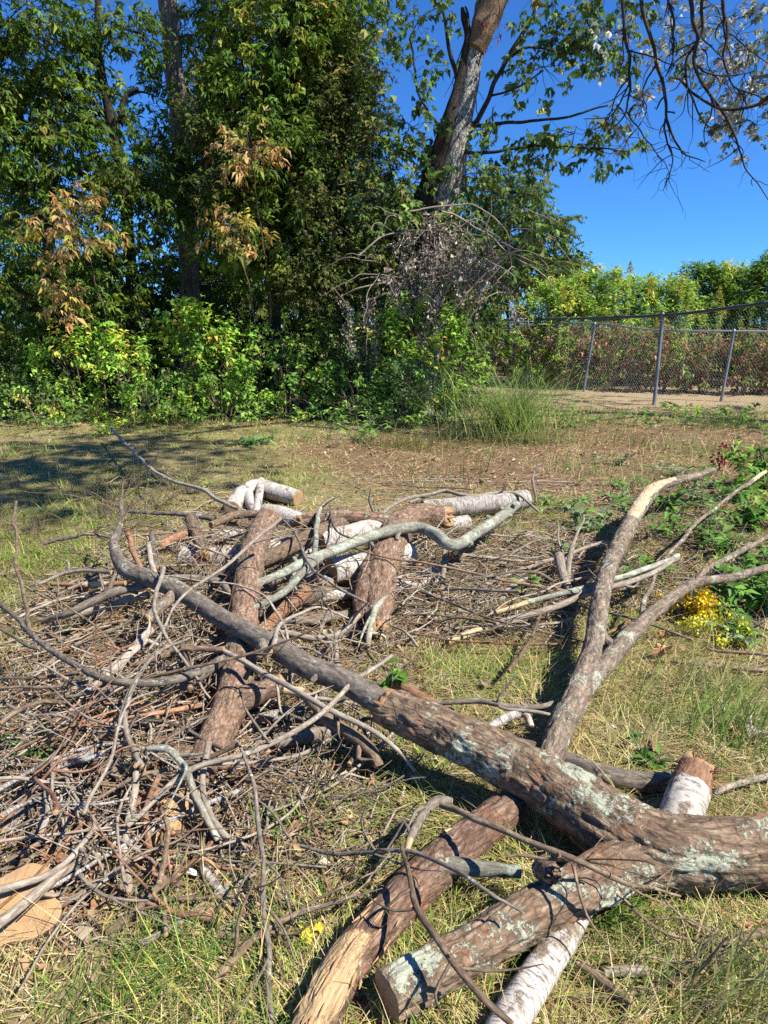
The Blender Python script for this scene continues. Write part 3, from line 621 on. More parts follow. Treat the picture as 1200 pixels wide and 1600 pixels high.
def dead_vine():
    t = thing('dead_vine', 'tangle of dead grey vine hung over the leaning trunk', 'vine', P(690, 655, 12.9)*np.array((1, 1, 0)))
    bm = MB(); lm = MB()
    def pt(): 
        a, b = R.normal(0, 1, 2); return P(690+min(a, 1.9)*60, 418+b*44, 12.35+R.normal(0, .2))
    for k in range(60):
        a = pt(); d = nrm(R.normal(0, 1, 3)*np.array((1, .5, .6))); L = R.uniform(.5, 1.5)
        tube(bm, [a, a+d*L*.5+np.array((0, 0, .18))+R.normal(0, .08, 3), a+d*L-np.array((0, 0, .15))], [.010*R.uniform(.5, 1.2), .008, .003], 5, .08, .06)
    for q in ([(700, 330), (760, 365), (800, 400), (850, 430), (870, 470)], [(690, 330), (730, 345), (790, 380), (800, 430)], [(575, 470), (650, 440), (740, 425)], [(720, 470), (790, 400), (850, 415)], [(640, 330), (720, 320), (745, 322), (790, 360), (800, 420)], [(690, 480), (770, 430), (820, 370), (840, 345)], [(560, 400), (600, 370), (640, 360), (700, 360)], [(620, 440), (560, 450), (520, 475)]):
        p = [P(x, y, 12.2+R.normal(0, .1)) for x, y in q]; tube(bm, p, [.016]+[.012]*(len(p)-2)+[.005], 6, .06, .04)
    bm.build('stems', M['pale'], t)
    cs = []
    for k in range(96):                                   # drooping strands with curled leaves along them
        a, b = R.normal(0, 1, 2); a = min(a, 1.7); top = P(686+a*62, 330+abs(a)*36+abs(b)*60, 12.25+R.normal(0, .2)); l = R.uniform(.2, .75); d = np.array((R.normal(0, .28), R.normal(-.05, .15), -1.))
        c_, _ = tube(bs := MB(), [top, top+d*l*.5+R.normal(0, .07, 3), top+d*l], [.005, .004, .002], 4, .08, .04); bs.build('strand', M['pale'], t); cs.append(c_[R.integers(0, len(c_), int(3+9*l))])
    C = np.vstack(cs); n = len(C); m = 9; N = n*m
    pos = np.repeat(C, m, 0)+R.normal(0, .055, (N, 3)); ax = R.normal(0, .45, (N, 3))+np.array((0, 0, -.9)); L = .05*np.exp(R.normal(0, .35, N))
    leaf_batch(lm, pos, ax, R.normal(0, 1, (N, 3)), L, L*R.uniform(.3, .6, N), pick([((.37, .315, .25), 4), ((.27, .22, .17), 4), ((.46, .40, .32), 1.5), ((.13, .10, .085), 2)], N, .15), .5, .7)
    lm.build('dead_leaves', M['dry'], t)
    mb = MB(); tube(mb, [P(578, 388, 12.9), P(605, 384, 12.85), P(640, 378, 12.9)], [.035, .035, .03], 9, .04, .01, cap=('cut', 'cut'))
    o = mb.build('log', [M['birch'], M['wood']]); tag(o, 'short white birch limb caught up in the dead vine tangle', 'log')
dead_vine()

# ------------------------------------------------------------------ bushes
def bush(name, label, cat, px, ytop, wpx, Y, pal, dens=1., L=.09, Wr=.48, group=None, stems=7, droop=.55, barkm='mid', spread=.33, per=22, lean=0., leafname='foliage'):
    top = P(px, ytop, Y); s = mpp(np.array((top[0], Y, .5))); h = max(.25, top[2]); w = wpx*s/2
    b = np.array((top[0], Y, 0.)); t = thing(name, label, cat, b, group); bm = MB(); lm = MB()
    n = max(6, int(dens*w*h*62)); u = np.where(R.random(n) < .22, R.random(n)*.3, R.random(n)**.62); ang = R.uniform(0, 2*pi, n); rr = w*np.sqrt(R.random(n))*(.72+.40*np.sin(np.clip(u*1.05, 0, 1)*pi)**.6)*(1-.45*u**3)
    lump = 1+.3*fbm(np.stack([np.cos(ang)*1.5+b[0]*3, np.sin(ang)*1.5, u*4], 1), 2, 7)
    C = b+np.stack([np.cos(ang)*rr*lump+lean*u*h, np.sin(ang)*rr*.75*lump, .05+u*h*(.92+.18*lump-.18)], 1)
    for k in range(stems):
        a = R.uniform(0, 2*pi); e = b+np.array((np.cos(a)*w*.5+lean*h, np.sin(a)*w*.4, h*R.uniform(.6, .97)))
        st = b+np.array((np.cos(a)*w*.15, np.sin(a)*w*.12, 0.)); tube(bm, [st, (st+e)/2+np.array((0, 0, h*.1)), e], [.014, .010, .004], 5, .1, .03)
    base = b+(C-b)*np.array((.45, .45, .72)); prisms(bm, base, C, .004, .003)
    out = nrm((C-b)*np.array((1, 1, .25))+R.normal(0, .35, (n, 3))*w+np.array((0, -.1*w, .2*h))); prisms(bm, C, C+out*spread*.8, .003, .0015, 0, .1)
    m = per; N = n*m; tt = R.random((n, m)); pos = (C[:, None]+out[:, None]*(spread*tt)[:, :, None]).reshape(-1, 3)+R.normal(0, .04, (N, 3))
    pos[:, 2] = np.maximum(pos[:, 2], .03)
    O = np.repeat(out, m, 0); lat = nrm(np.cross(O, np.array((0, 0, 1.)))+1e-4)*R.choice([-1, 1], (N, 1))
    ax = O*.55+lat*R.uniform(.2, 1.1, (N, 1))+R.normal(0, .3, (N, 3))+np.array((0, 0, -droop))
    ck = np.repeat(pick(pal, n, .16), m, 0)*np.exp(R.normal(0, .18, (N, 1))); mk = R.random(N) < .2; ck[mk] = pick(pal, N, .15)[mk]
    ll = L*np.exp(R.normal(0, .25, N)); leaf_batch(lm, pos, ax, np.array((0, 0, 1.))+R.normal(0, .42, (N, 3)), ll, ll*Wr*R.uniform(.8, 1.2, N), np.clip(ck, .004, .9), .2, .22)
    bm.build('stems', M[barkm], t); lm.build(leafname, M['leaf'], t); return t
BR = [((0.267, 0.485, 0.058), 4), ((0.369, 0.581, 0.073), 3), ((0.206, 0.368, 0.050), 3), ((0.555, 0.581, 0.082), 1.2), ((0.739, 0.543, 0.082), .5)]
BG = [((0.158, 0.300, 0.052), 4), ((0.233, 0.400, 0.059), 3), ((0.127, 0.221, 0.043), 3), ((0.340, 0.480, 0.085), 1)]
BB = [((0.143, 0.270, 0.086), 4), ((0.198, 0.338, 0.108), 3), ((0.108, 0.203, 0.057), 2)]
GU = 'bushes along the wood edge'
for px, yt, w, Y, pal, lab, L in (
    (10, 545, 130, 12.6, BG, 'low dull green bush left of the brightest bush, at the wood edge', .08), (125, 520, 150, 12.4, BR, 'broad bright yellow green bush nearest the shaded lawn corner', .085),
    (60, 595, 120, 11.7, BG, 'low spreading bush in front of the dull green bush', .07), (205, 545, 110, 12.2, BR, 'round bright bush left of the tall upright sapling bush', .085),
    (300, 480, 120, 12.8, BR, 'tall bright bush with drooping leaves at the foot of the straight trunk', .11), (245, 595, 110, 11.9, BG, 'low mixed green bush under the tall bright bush', .07),
    (370, 520, 120, 12.7, BR+[((.34, .27, .05), 1)], 'bush with yellowing leaves right of the straight trunk', .10), (345, 590, 110, 12.2, BG, 'low dark bush below the yellowing bush', .08),
    (450, 540, 120, 12.7, BG, 'dark green bush between the yellowing bush and the vine tangle', .09), (520, 510, 110, 12.9, BG+[((.34, .27, .05), .7)], 'dark bush with a few gold leaves under the fine leaved tree', .09),
    (575, 510, 110, 12.6, BB, 'bluish green bush left below the dead vine tangle', .075), (640, 480, 130, 12.2, BR, 'bright green bush directly under the dead vine tangle', .09),
    (692, 490, 110, 12.2, BR, 'bright vine covered bush at the right end of the wood edge', .085), (640, 575, 150, 11.8, BB, 'low bluish ground bush in front of the bright vine bush', .06),
    (560, 585, 110, 11.9, BG, 'small leafy bush beside the low bluish bush', .065), (722, 500, 56, 13.6, BG, 'narrow dark bush against the fence corner', .08), (-70, 520, 140, 12.8, BG, 'dark bush past the left edge of the lawn', .09)):
    bush('bush', lab, 'bush', px, yt, w, Y, pal, 1.15, L, group=GU)
for (px, yt, w, Y), wh in zip(LATER, ('beyond the left edge of the lawn', 'behind the dull green bush', 'behind the crooked tree', 'left of the straight trunk', 'behind the straight trunk', 'right of the straight trunk', 'behind the bushy tree', 'behind the fine leaved tree', 'behind the dead vine', 'behind the leaning trunk', 'between the sumac and the fence', 'outside the frame on the left')):
    bush('thicket_shrub', 'shaded dark thicket shrub deep in the wood '+wh, 'shrub', px, yt, w, Y, DK, .55, .14, .5, GT, 9, barkm='trunkdark', per=26)
for px, yt, w, Y, lab in ((385, 200, 85, 12.0, 'orange brown leaved sapling in front of the bushy tree'), (105, 300, 150, 11.9, 'orange tinted sapling in front of the crooked tree'), (95, 440, 60, 11.8, 'small pinkish leaved sapling below the orange tinted sapling'), (365, 330, 80, 12.0, 'thin sapling with green and gold leaves below the orange brown one')):
    top = P(px, yt, Y); s = mpp(top); b = np.array((top[0]+.15, Y+1.1, 0)); t = thing('sapling', lab, 'sapling', b, 'saplings turning colour')
    bm = MB(); lm = MB(); C, _ = tube(bm, [b, b+(top-b)*np.array((.2, .3, .5)), top], [.016, .013, .005], 6, .1, .05)
    wr = w*s/2; crown(lm, bm, C[len(C)//2:], [(top-np.array((0, 0, wr*.7)), np.array((wr, wr*.7, wr*.75)), int(w*.36))], 21, .11, .34, ORG, droop=.75, spread=.3, twig=.004, limb=.01)
    bm.build('stem', M['mid'], t); lm.build('foliage', M['leaf'], t)

# ------------------------------------------------------------------ vegetation beyond the fence
BF = [((0.308, 0.463, 0.074), 4), ((0.410, 0.540, 0.090), 3), ((0.205, 0.328, 0.058), 3), ((0.613, 0.560, 0.099), 1)]
DF = [((0.165, 0.293, 0.049), 4), ((0.227, 0.370, 0.058), 3), ((0.124, 0.215, 0.042), 3)]
BW = [((0.289, 0.151, 0.074), 4), ((0.187, 0.114, 0.064), 3), ((0.443, 0.266, 0.120), 2), ((0.154, 0.227, 0.049), 3), ((0.239, 0.361, 0.064), 1.5)]
GF = 'shrubs beyond the fence'
for px, yt, w, Y, pal, lab in (
    (870, 440, 130, 19.5, BF, 'yellow green shrub beyond the fence, next to the sumac'), (930, 425, 130, 20, BF, 'tall yellow green shrub beyond the leaning fence post'), (990, 438, 130, 20.5, BF, 'mid green shrub beyond the tall fence post'),
    (1050, 440, 130, 20, BF, 'bright shrub beyond the fence, right of the tall post'), (1105, 415, 130, 21, DF, 'tall green shrub beyond the short right post'), (1165, 414, 130, 20.5, BF, 'broad green shrub far along the fence to the right'), (1225, 388, 150, 20, DF, 'tallest green shrub past the right end of the fence'), (1330, 392, 130, 20, BF, 'shrub beyond the fence outside the frame')):
    bush('shrub', lab, 'shrub', px, yt, w, Y, pal, 1.75, .125, .32, GF, 9, .3, per=28)
for k, (px, yt, w, Y, lab) in enumerate(((770, 505, 110, 23.5, 'reddish dead brush behind the fence corner'), (835, 510, 110, 21.5, 'rust brown brush behind the post half hidden in grass'), (900, 515, 90, 18.8, 'brown brush behind the leaning fence post'), (965, 515, 90, 18.3, 'dark brown brush just left of the tall fence post'), (1040, 520, 90, 17.8, 'brown and green brush right of the tall fence post'), (1105, 528, 90, 17.4, 'dull brown brush behind the short right post'), (1170, 528, 90, 17.2, 'brown brush at the far right behind the fence'), (1250, 520, 110, 17, 'brown brush beyond the fence outside the frame'))):
    bush('shrub', lab, 'brush', px, yt, w, Y, BW, 1.5, .09, .45, 'brown brush behind the fence', 9, .7, 'rust', per=24)
def goldenrod_stalks():
    """tall plants with narrow leaves and yellow plumes beyond the fence"""
    n = 0
    def stalk(loc, h, flower, seed_pal):
        t = thing('goldenrod', 'tall goldenrod stalk standing among shrubs beyond the fence', 'plant', loc, 'goldenrod stalks beyond the fence')
        bm = MB(); lm = MB(); tip = np.array(loc)+np.array((R.normal(0, .12), R.normal(0, .1), h))
        C, _ = tube(bm, [loc, (loc+tip)/2+R.normal(0, .04, 3), tip], [.008, .006, .003], 4, .15, .0)
        m = 120; tt = R.uniform(.25, 1, m); pos = loc+(tip-loc)*tt[:, None]; a = R.uniform(0, 2*pi, m); ax = np.stack([np.cos(a), np.sin(a), R.normal(.35, .3, m)], 1)
        L = .13*(1.1-.5*tt); leaf_batch(lm, pos, ax, np.array((0, 0, 1.))+R.normal(0, .2, (m, 3)), L, L*.2, pick(seed_pal, m, .2), .15, .35)
        bm.build('stem', M['green'], t); lm.build('foliage', M['leaf'], t)
        if flower:
            fm = MB(); m = 150; u = R.random(m); a = R.uniform(0, 2*pi, m); rr = .11*(1-u)*R.random(m)**.5+.01
            pos = tip+np.stack([np.cos(a)*rr, np.sin(a)*rr, (u-.6)*.3], 1); leaf_batch(fm, pos, R.normal(0, 1, (m, 3)), R.normal(0, 1, (m, 3)), .035, .028, pick([((.42, .34, .04), 3), ((.5, .42, .08), 2), ((.3, .3, .06), 2)], m, .15)); fm.build('plume', M['petal'], t)
        return t
    for k in range(64):
        px = R.uniform(850, 1290); Y = R.uniform(17.8, 21); top = 455-20*sin(px*.021)+R.uniform(-20, 75); b = P(px, 600, Y); b[2] = 0
        stalk(b, max(1.2, P(px, top, Y)[2]), R.random() < .55, BF)
goldenrod_stalks()

# ------------------------------------------------------------------ silver poplar whose dead twigs hang into the picture
def poplar():
    b = np.array((9.2, 10.9, 0.)); t = thing('poplar_tree', 'silver leaved poplar with bare drooping twigs hanging against the sky', 'tree', b)
    tm = MB(); C, _ = tube(tm, [b, (9.2, 10.9, 2), (9.3, 10.8, 4.5), (9.5, 10.8, 7.5), (9.7, 10.7, 10.5), (9.8, 10.6, 14)], [.26, .2, .17, .14, .10, .03], 14, .15, .05); tm.build('trunk', M['trunkpale'], t)
    bm = MB(); lm = MB(); Y = 6.9
    q0 = [[(1240, -160, 8.98, 22.1), (1130, -110, 9.25, 17.0), (1050, -60, 9.38, 12.8), (985, -45, 9.52, 9.3)]]
    hang = [[(985, -45, 9.52, 8.5), (975, 10, 9.52, 7.6), (978, 60, 9.52, 6.8), (988, 130, 9.52, 6.0), (977, 180, 9.52, 4.2), (950, 207, 9.52, 2.5)], [(1000, -60, 9.38, 9.3), (1010, 40, 9.38, 8.5), (1026, 100, 9.38, 7.6), (1036, 140, 9.38, 7.6), (1043, 190, 9.38, 6.0), (1066, 235, 9.38, 4.2), (1102, 253, 9.38, 1.7)], [(1070, -70, 9.25, 10.2), (1082, 40, 9.25, 8.5), (1086, 100, 9.25, 7.6), (1112, 150, 9.25, 6.8), (1148, 205, 9.25, 5.1), (1165, 258, 9.25, 3.4), (1204, 318, 9.25, 1.7)],
            [(1110, -90, 9.25, 9.3), (1096, 40, 9.25, 6.8), (1076, 100, 9.25, 6.0), (1074, 130, 9.25, 5.1), (1093, 180, 9.25, 3.4), (1120, 215, 9.25, 1.7)], [(1250, 120, 8.84, 10.2), (1180, 165, 8.98, 7.6), (1130, 168, 9.11, 6.8), (1085, 148, 9.25, 6.0), (1058, 122, 9.25, 5.1), (1040, 128, 9.25, 2.5)], [(1040, 185, 9.38, 5.1), (1047, 245, 9.38, 3.4), (1039, 292, 9.38, 1.7)], [(980, 175, 9.52, 4.2), (1000, 205, 9.52, 3.4), (1027, 245, 9.52, 2.5), (1045, 268, 9.52, 1.7)],
            [(1090, -100, 9.11, 10.2), (1140, 30, 9.11, 7.6), (1130, 90, 9.11, 6.0), (1150, 130, 9.11, 4.2), (1200, 160, 8.98, 2.5)], [(1020, -70, 9.38, 6.8), (1050, 20, 9.38, 6.0), (1054, 80, 9.38, 4.2), (1040, 120, 9.38, 2.5)], [(985, 120, 9.52, 4.2), (955, 180, 9.52, 3.4), (912, 186, 9.52, 1.7)], [(1085, 100, 9.25, 5.1), (1120, 120, 9.11, 4.2), (1180, 110, 8.98, 2.5)], [(1026, 100, 9.38, 4.2), (1003, 150, 9.38, 3.4), (1008, 175, 9.38, 2.5), (970, 240, 9.38, 1.7)]]
    at = [C[len(C)//3:]]
    tr = [P(*f[:3]) for f in q0[0]]; a = C[int(len(C)*.5)]; c_, _ = tube(bm, [a, (a+tr[0])/2+np.array((0, 0, .4))]+tr, [.09, .085]+[f[3]/2*mpp(p) for f, p in zip(q0[0], tr)], 8, .08, .03)
    main = c_
    for f in hang:
        fp = [P(*q[:3]) for q in f]
        if f[0][1] < 0:
            n_ = main[np.argmin(np.linalg.norm(main-fp[0], axis=1))]; fp = [n_]+fp; f = [(0, 0, 0, f[0][3]*1.2)]+f
        elif f[0][0] == 1250:
            n_ = C[int(len(C)*.42)]; fp = [n_, (n_+fp[0])/2+np.array((0, 0, .3))]+fp; f = [(0, 0, 0, 20), (0, 0, 0, 15)]+f
        c_, r_ = tube(bm, fp, [q[3]*.33*mpp(fp[-1]) for q in f], 6, .05, .06); at.append(c_)
        for k in range(12):                                            # short bare side twigs
            i = int(R.uniform(.35, .97)*len(c_)); d = np.array((R.normal(0, .5), R.normal(0, .4), -R.uniform(.3, 1.1))); l = R.uniform(.12, .6)
            tube(bm, [c_[i], c_[i]+d*l*.5+R.normal(0, .03, 3), c_[i]+d*l+R.normal(0, .06, 3)], [r_[i]*.55+.001, r_[i]*.4+.001, .0015], 4, .05, .05)
    pal = [((.40, .41, .37), 4), ((.30, .32, .26), 3), ((.13, .18, .08), 2), ((.50, .50, .47), 2)]
    e = ells_px([(1130, 40, 10.06, 85, 45, 40), (1180, 130, 9.93, 50, 60, 40), (1110, 110, 10.20, 60, 40, 22), (1180, 195, 9.93, 40, 25, 16), (985, 60, 10.06, 35, 60, 10), (1000, 165, 9.93, 30, 40, 8), (1040, 40, 10.34, 60, 50, 14), (1120, 200, 9.93, 30, 20, 6), (1250, 60, 9.52, 60, 90, 40)])
    crown(lm, bm, np.vstack(at), e, 15, .078, .6, pal, dens=1.0, droop=.45, spread=.34, twig=.003, limb=.012, tilt=.9)
    up = [C[int(len(C)*.72)], np.array((6.4, 8.6, 10.2)), np.array((4.6, 6.4, 10.6)), np.array((3.3, 4.9, 10.2))]  # unseen overhead limb, added to carry the shade-casting leaf clusters
    lb, _ = tube(bm, up, [.13, .10, .07, .03], 8, .15, .05)
    big = [(np.array((3.9, 5.5, 10.4)), np.array((1.5, 1.4, .8)), 90), (np.array((2.8, 4.5, 9.8)), np.array((1.2, 1.1, .7)), 44), (np.array((4.9, 6.9, 10.9)), np.array((1.2, 1.2, .8)), 40), (np.array((3.7, 4.0, 9.9)), np.array((1.1, 1.0, .6)), 50), (np.array((2.7, 3.4, 9.3)), np.array((1.1, 1., .6)), 44), (np.array((5.0, 5.2, 11.)), np.array((1.2, 1.1, .6)), 44), (np.array((3.95, 3.6, 9.2)), np.array((.9, .8, .5)), 24), (np.array((4.7, 4.4, 9.3)), np.array((.8, .7, .5)), 18), (np.array((3.4, 2.8, 9.1)), np.array((.9, .8, .5)), 24)]  # out-of-view leaf clusters, placed so their shade dapples the left lawn
    crown(lm, bm, lb, big, 26, .10, .7, pal, droop=.4, spread=.45, twig=.006, limb=.04)
    crown(lm, bm, C, [(np.array((11.0, 12.0, 10.5)), np.array((2.2, 2., 1.8)), 80), (np.array((9.8, 10.4, 13.)), np.array((2., 2., 1.6)), 80), (np.array((12.2, 10., 8.)), np.array((1.8, 1.8, 1.4)), 60)], 26, .10, .7, pal, droop=.4, spread=.45, twig=.006, limb=.05)
    bm.build('branches', M['trunkdark'], t); lm.build('crown', M['leaf'], t)
poplar()

# ------------------------------------------------------------------ fences
def metal(name, c, rough):
    m, nt = mat(name); k = NT(nt); pos = k.n('NewGeometry').outputs['Position']; f = k.noise(pos, 40, 4, .6)
    k.out(k.mix(k.ramp(f, [(.4, 0.), (.65, 1.)]), c, tuple(x*.7 for x in c)), rough, k.bump(f, .2, .002), .4, .55); return m
M['zinc'] = metal('galvanised_pipe', (.40, .43, .46), .5); M['iron'] = metal('weathered_wire', (.13, .14, .155), .6); M['post'] = metal('dull_post', (.26, .29, .33), .55)
def fence(label, pts, posts, rail_r, railm, postr, postm):
    """pts: (x,y,ztop) along the run; posts: (index or point, lean, height)"""
    t = thing('chain_link_fence', label, 'fence', (pts[0][0], pts[0][1], 0))
    mb = MB(); tube(mb, pts, [rail_r]*len(pts), 8, .2); mb.build('top_rail', M[railm], t)
    for p, lean, h, r in posts:
        mb = MB(); p = np.array((p[0], p[1], 0.)); tp = p+np.array((lean, 0, h)); tube(mb, [p-np.array((0, 0, .05)), (p+tp)/2, tp], [r]*3, 10, .4, cap=('cut', 'cut'), capmat=0)
        tube(mb, [tp, tp+np.array((0, 0, .02)), tp+np.array((0, 0, .05))], [r*1.25, r*1.2, r*.5], 10, .02); mb.build('post', M[postm], t)
    mb = MB(); A = []; B = []
    for (x0, y0, z0), (x1, y1, z1) in zip(pts[:-1], pts[1:]):
        Lx = math.hypot(x1-x0, y1-y0); s = .07; H = min(z0, z1)-.03
        f = lambda u, z: (x0+(x1-x0)*u/Lx, y0+(y1-y0)*u/Lx+(.006 if z else 0), z*(1+((z0+(z1-z0)*u/Lx)/H-1-.02)))
        for k in range(int(-H/s)-1, int(Lx/s)+int(H/s)+2):
            for sg in (1, -1):
                u0 = k*s; z0_, z1_ = 0., H; ua, ub = u0, u0+sg*H*.9
                if sg < 0: ua, ub = u0, u0-H*.9
                # clip to 0..Lx
                lo, hi = 0., 1.; d = ub-ua
                if abs(d) > 1e-9:
                    ta, tb = (0-ua)/d, (Lx-ua)/d; lo, hi = max(0, min(ta, tb)), min(1, max(ta, tb))
                if hi-lo < .02: continue
                A.append(f(ua+d*lo, .02+H*lo)); B.append(f(ua+d*hi, .02+H*hi))
    A = np.array(A); B = np.array(B); Rs = R; n = len(A)
    t_ = nrm(B-A); u = np.array([[0., 1, 0]]); N = nrm(np.cross(t_, u)); Bn = np.cross(t_, N); r = .0008
    V = np.stack([c+r*(cos(a)*N+sin(a)*Bn) for c in (A, B) for a in (0, 2.1, 4.2)], 1); i = np.arange(n)[:, None]*6
    mb.add(V.reshape(-1, 3), [(np.concatenate([i+np.array([[k, (k+1) % 3, 3+(k+1) % 3, 3+k]]) for k in range(3)]), 0)])
    mb.build('chain_link_mesh', M['post'], t)
fence('nearer chain link fence with thick dark top rail on a tall post', [(3.03, 22, 1.75), (4.2, 18.7, 1.75), (5.6, 14.8, 1.79), (6.55, 12.07, 1.97), (7.6, 9.2, 2.0), (8.4, 7.2, 2.0)], [((5.6, 14.8), 0, 1.8, .038), ((7.6, 9.2), 0, 2.0, .038), ((3.03, 22), 0, 1.78, .038), ((3.62, 20.35), 0, 1.76, .035)], .03, 'iron', .038, 'post')
fence('farther low chain link fence with pale pipe rail and a leaning post', [(3.1, 22, 1.70), (4.2, 19.7, 1.66), (5.15, 17.8, 1.64), (6.0, 16.4, 1.50), (7.36, 15.4, 1.48), (9.4, 14.6, 1.46), (12, 13.8, 1.46)], [((4.95, 17.8), .16, 1.62, .032), ((7.26, 15.4), .10, 1.47, .032), ((10.2, 14.3), .0, 1.46, .032)], .02, 'zinc', .032, 'post')
# ------------------------------------------------------------------ logs
def px_pts(lst):
    """(px, py, z, width px) -> points and radii"""
    p = [G(q[0], q[1], q[2]) for q in lst]; return p, [q[3]*.44*mpp(c) for q, c in zip(lst, p)]
def barkdisp(a, k=14, st=.4, seed=3, fine=.3):
    def f(bc, s, th):
        w = np.stack([fbm(bc*9, 2, seed+70+i) for i in range(3)], 1)
        r = 1-2*np.abs(fbm(bc*np.array((k, k, k*st))+w*.9, 2, seed))
        h, e = plates(bc*np.array((1.5*k, 1.5*k, 1.5*k*st*1.5))+w*.7, seed+11); h2, e2 = plates(bc*np.array((3.6*k, 3.6*k, 3.6*k*st*1.5))+w, seed+31)
        fi = -np.clip(.16-np.abs(vnoise(bc*np.array((k*1.6, k*1.6, k*.16))+w*.6, seed+9)), 0, .16)/.16
        return a*(.25*r+.45*fbm(bc*4, 2, seed+3)*2+.75*h*np.clip(e*6, 0, 1)+.4*h2*np.clip(e2*5, 0, 1)+1.0*fi+fine*.7*fbm(bc*60, 2, seed+5)-.25)
    return f
def log(name, label, pts, m, sides=20, step=.02, disp=None, cap=('cut', 'cut'), wob=.0, peel=None, group=None, cat='log', bodyname='bark', extra=None, wobs=None, capm='wood'):
    p, r = px_pts(pts); c = np.mean(p, 0); t = thing(name, label, cat, (c[0], c[1], 0), group)
    b = MB(); e = [MB(), MB()]; C, rr = tube(b, p, r, sides, step, wob, disp, cap, capmb=e, peel=peel)
    o = b.build(bodyname, M[m], t)
    for q, cp in zip(e, cap):
        if q.n: q.build('cut_end' if cp == 'cut' else 'broken_end', M[capm], t)
    return t, C, rr
# the forked trunk in the foreground
def fork_log():
    t, C, r = log('forked_log', 'big lichen covered forked log lying across the lower right of the brush', [(1420, 1350, 0.120, 150), (1300, 1338, 0.120, 138), (1200, 1332, 0.120, 122), (1100, 1332, 0.120, 120), (1020, 1322, 0.125, 130), (950, 1288, 0.138, 126), (880, 1240, 0.160, 108), (800, 1195, 0.187, 96), (735, 1162, 0.205, 86), (670, 1133, 0.218, 78), (610, 1108, 0.229, 70)], 'lichen', 124, .0048, barkdisp(.0075, 15, .3, 3), ('cut', 'broken'), bodyname='trunk')
    b = MB(); e = MB(); p, rr = px_pts([(1125, 1338, .11, 50), (1035, 1342, .112, 92), (965, 1358, .11, 92), (895, 1396, .106, 88), (800, 1446, .10, 82), (700, 1504, .09, 84), (605, 1557, .085, 86)])
    tube(b, p, rr, 110, .005, 0, barkdisp(.006, 15, .3, 13), ('tip', 'cut'), capmb=e)
    o = b.build('stub_branch', M['lichen'], t); e.build('cut_end', M['wood'], o)
    # the cut knot on the stub
    b = MB(); e = MB(); k0 = G(858, 1362, .19); d = nrm(np.array((.05, -.75, .45))); tube(b, [k0-d*.05, k0, k0+d*.028], [.033, .027, .023], 26, .006, 0, barkdisp(.003, 30, .5, 4), (None, 'broken'), capmb=e, up=(1, 0, 0))
    o = b.build('knot', M['lichen'], t); e.build('cut_end', M['brown'], o)
    b = MB(); e = MB(); p, rr = px_pts([(660, 1128, 0.223, 44), (620, 1112, 0.229, 46), (560, 1083, 0.247, 44), (480, 1043, 0.270, 42), (410, 1003, 0.292, 38), (340, 958, 0.315, 34), (280, 925, 0.337, 32), (225, 902, 0.360, 30), (190, 890, 0.375, 30), (180, 872, 0.390, 22), (181, 850, 0.412, 17), (184, 825, 0.442, 13), (189, 800, 0.472, 9), (192, 770, 0.509, 5)])
    Cl, rl = tube(b, p, rr, 24, .012, .03, barkdisp(.0022, 30, .4, 23), ('tip', 'tip')); o = b.build('limb', M['dark'], t)
    for a, tip, wd, cp in (((410, 1003), (416, 1018, .315), 22, 'cut'), ((276, 925), (232, 966, .27), 18, 'broken'), ((500, 1050), (488, 1064, .26), 10, 'cut')):
        e = MB(); w = MB(); a0 = G(a[0], a[1], .285 if a[0] > 300 else .335); tp = G(*tip); s_ = wd/2*mpp(a0); tube(e, [a0, (a0+tp)/2, tp], [s_*1.1, s_, s_*.9], 14, .01, 0, None, (None, cp), capmb=w)
        o = e.build('side_stub', M['limb'], t); w.build('cut_end', M['wood'], o)
    for k in range(26):                               # fine shoots at the far tip
        e = MB(); i = int(R.uniform(.78, 1)*(len(Cl)-1)); d = np.array((R.normal(-.1, .7), R.normal(.1, .5), R.uniform(-.1, 1.0))); l = R.uniform(.1, .5)
        tube(e, [Cl[i], Cl[i]+d*l*.5+R.normal(0, .03, 3), Cl[i]+d*l], [.003, .0022, .001], 4, .04, .02); e.build('twig', M['mid'], t)
fork_log()

def red_log():
    pk = lambda s, th: np.clip((s-.56)/.22, 0, .95)*np.clip(.5+.75*np.cos(th-.35), 0, 1)
    t, C, r = log('reddish_log', 'reddish brown log with splintered pale wood at its near end', [(805, 1258, .08, 58), (745, 1300, .08, 70), (690, 1347, .08, 76), (610, 1427, .075, 78), (548, 1500, .07, 78), (497, 1590, .065, 82), (455, 1690, .06, 86)], 'red', 100, .0052, barkdisp(.0055, 16, .13, 33), ('broken', 'broken'), peel=pk)
    b = MB(); e = MB(); p, rr = px_pts([(700, 1352, .10, 34), (745, 1357, .105, 28), (780, 1359, .11, 24), (813, 1363, .115, 22)]); tube(b, p, rr, 22, .008, 0, barkdisp(.002, 30, .4, 5), ('tip', 'cut'), capmb=e); o = b.build('lichened_stub', M['green'], t); e.build('cut_end', M['wood'], o)
    e = MB()                                             # long splinters lifting from the torn face
    for k in range(26):
        i = int(R.uniform(.56, .97)*len(C)); a = R.normal(-.45, .7); T = nrm(C[min(i+1, len(C)-1)]-C[i-1]); N = nrm(np.array((0, 0, 1.))-T*T[2]); B = np.cross(T, N); n = cos(a)*N+sin(a)*B
        p0 = C[i]+n*(r[i]*.97); l = R.uniform(.03, .11); w = R.uniform(.002, .006); tube(e, [p0-T*l*.5, p0+n*.003, p0+T*l*.5+n*R.uniform(0, .012)], [w*.4, w, w*.25], 5, .02, .002)
    o = e.build('splinters', M['wood'], t); tag(o, kind='stuff')
red_log()
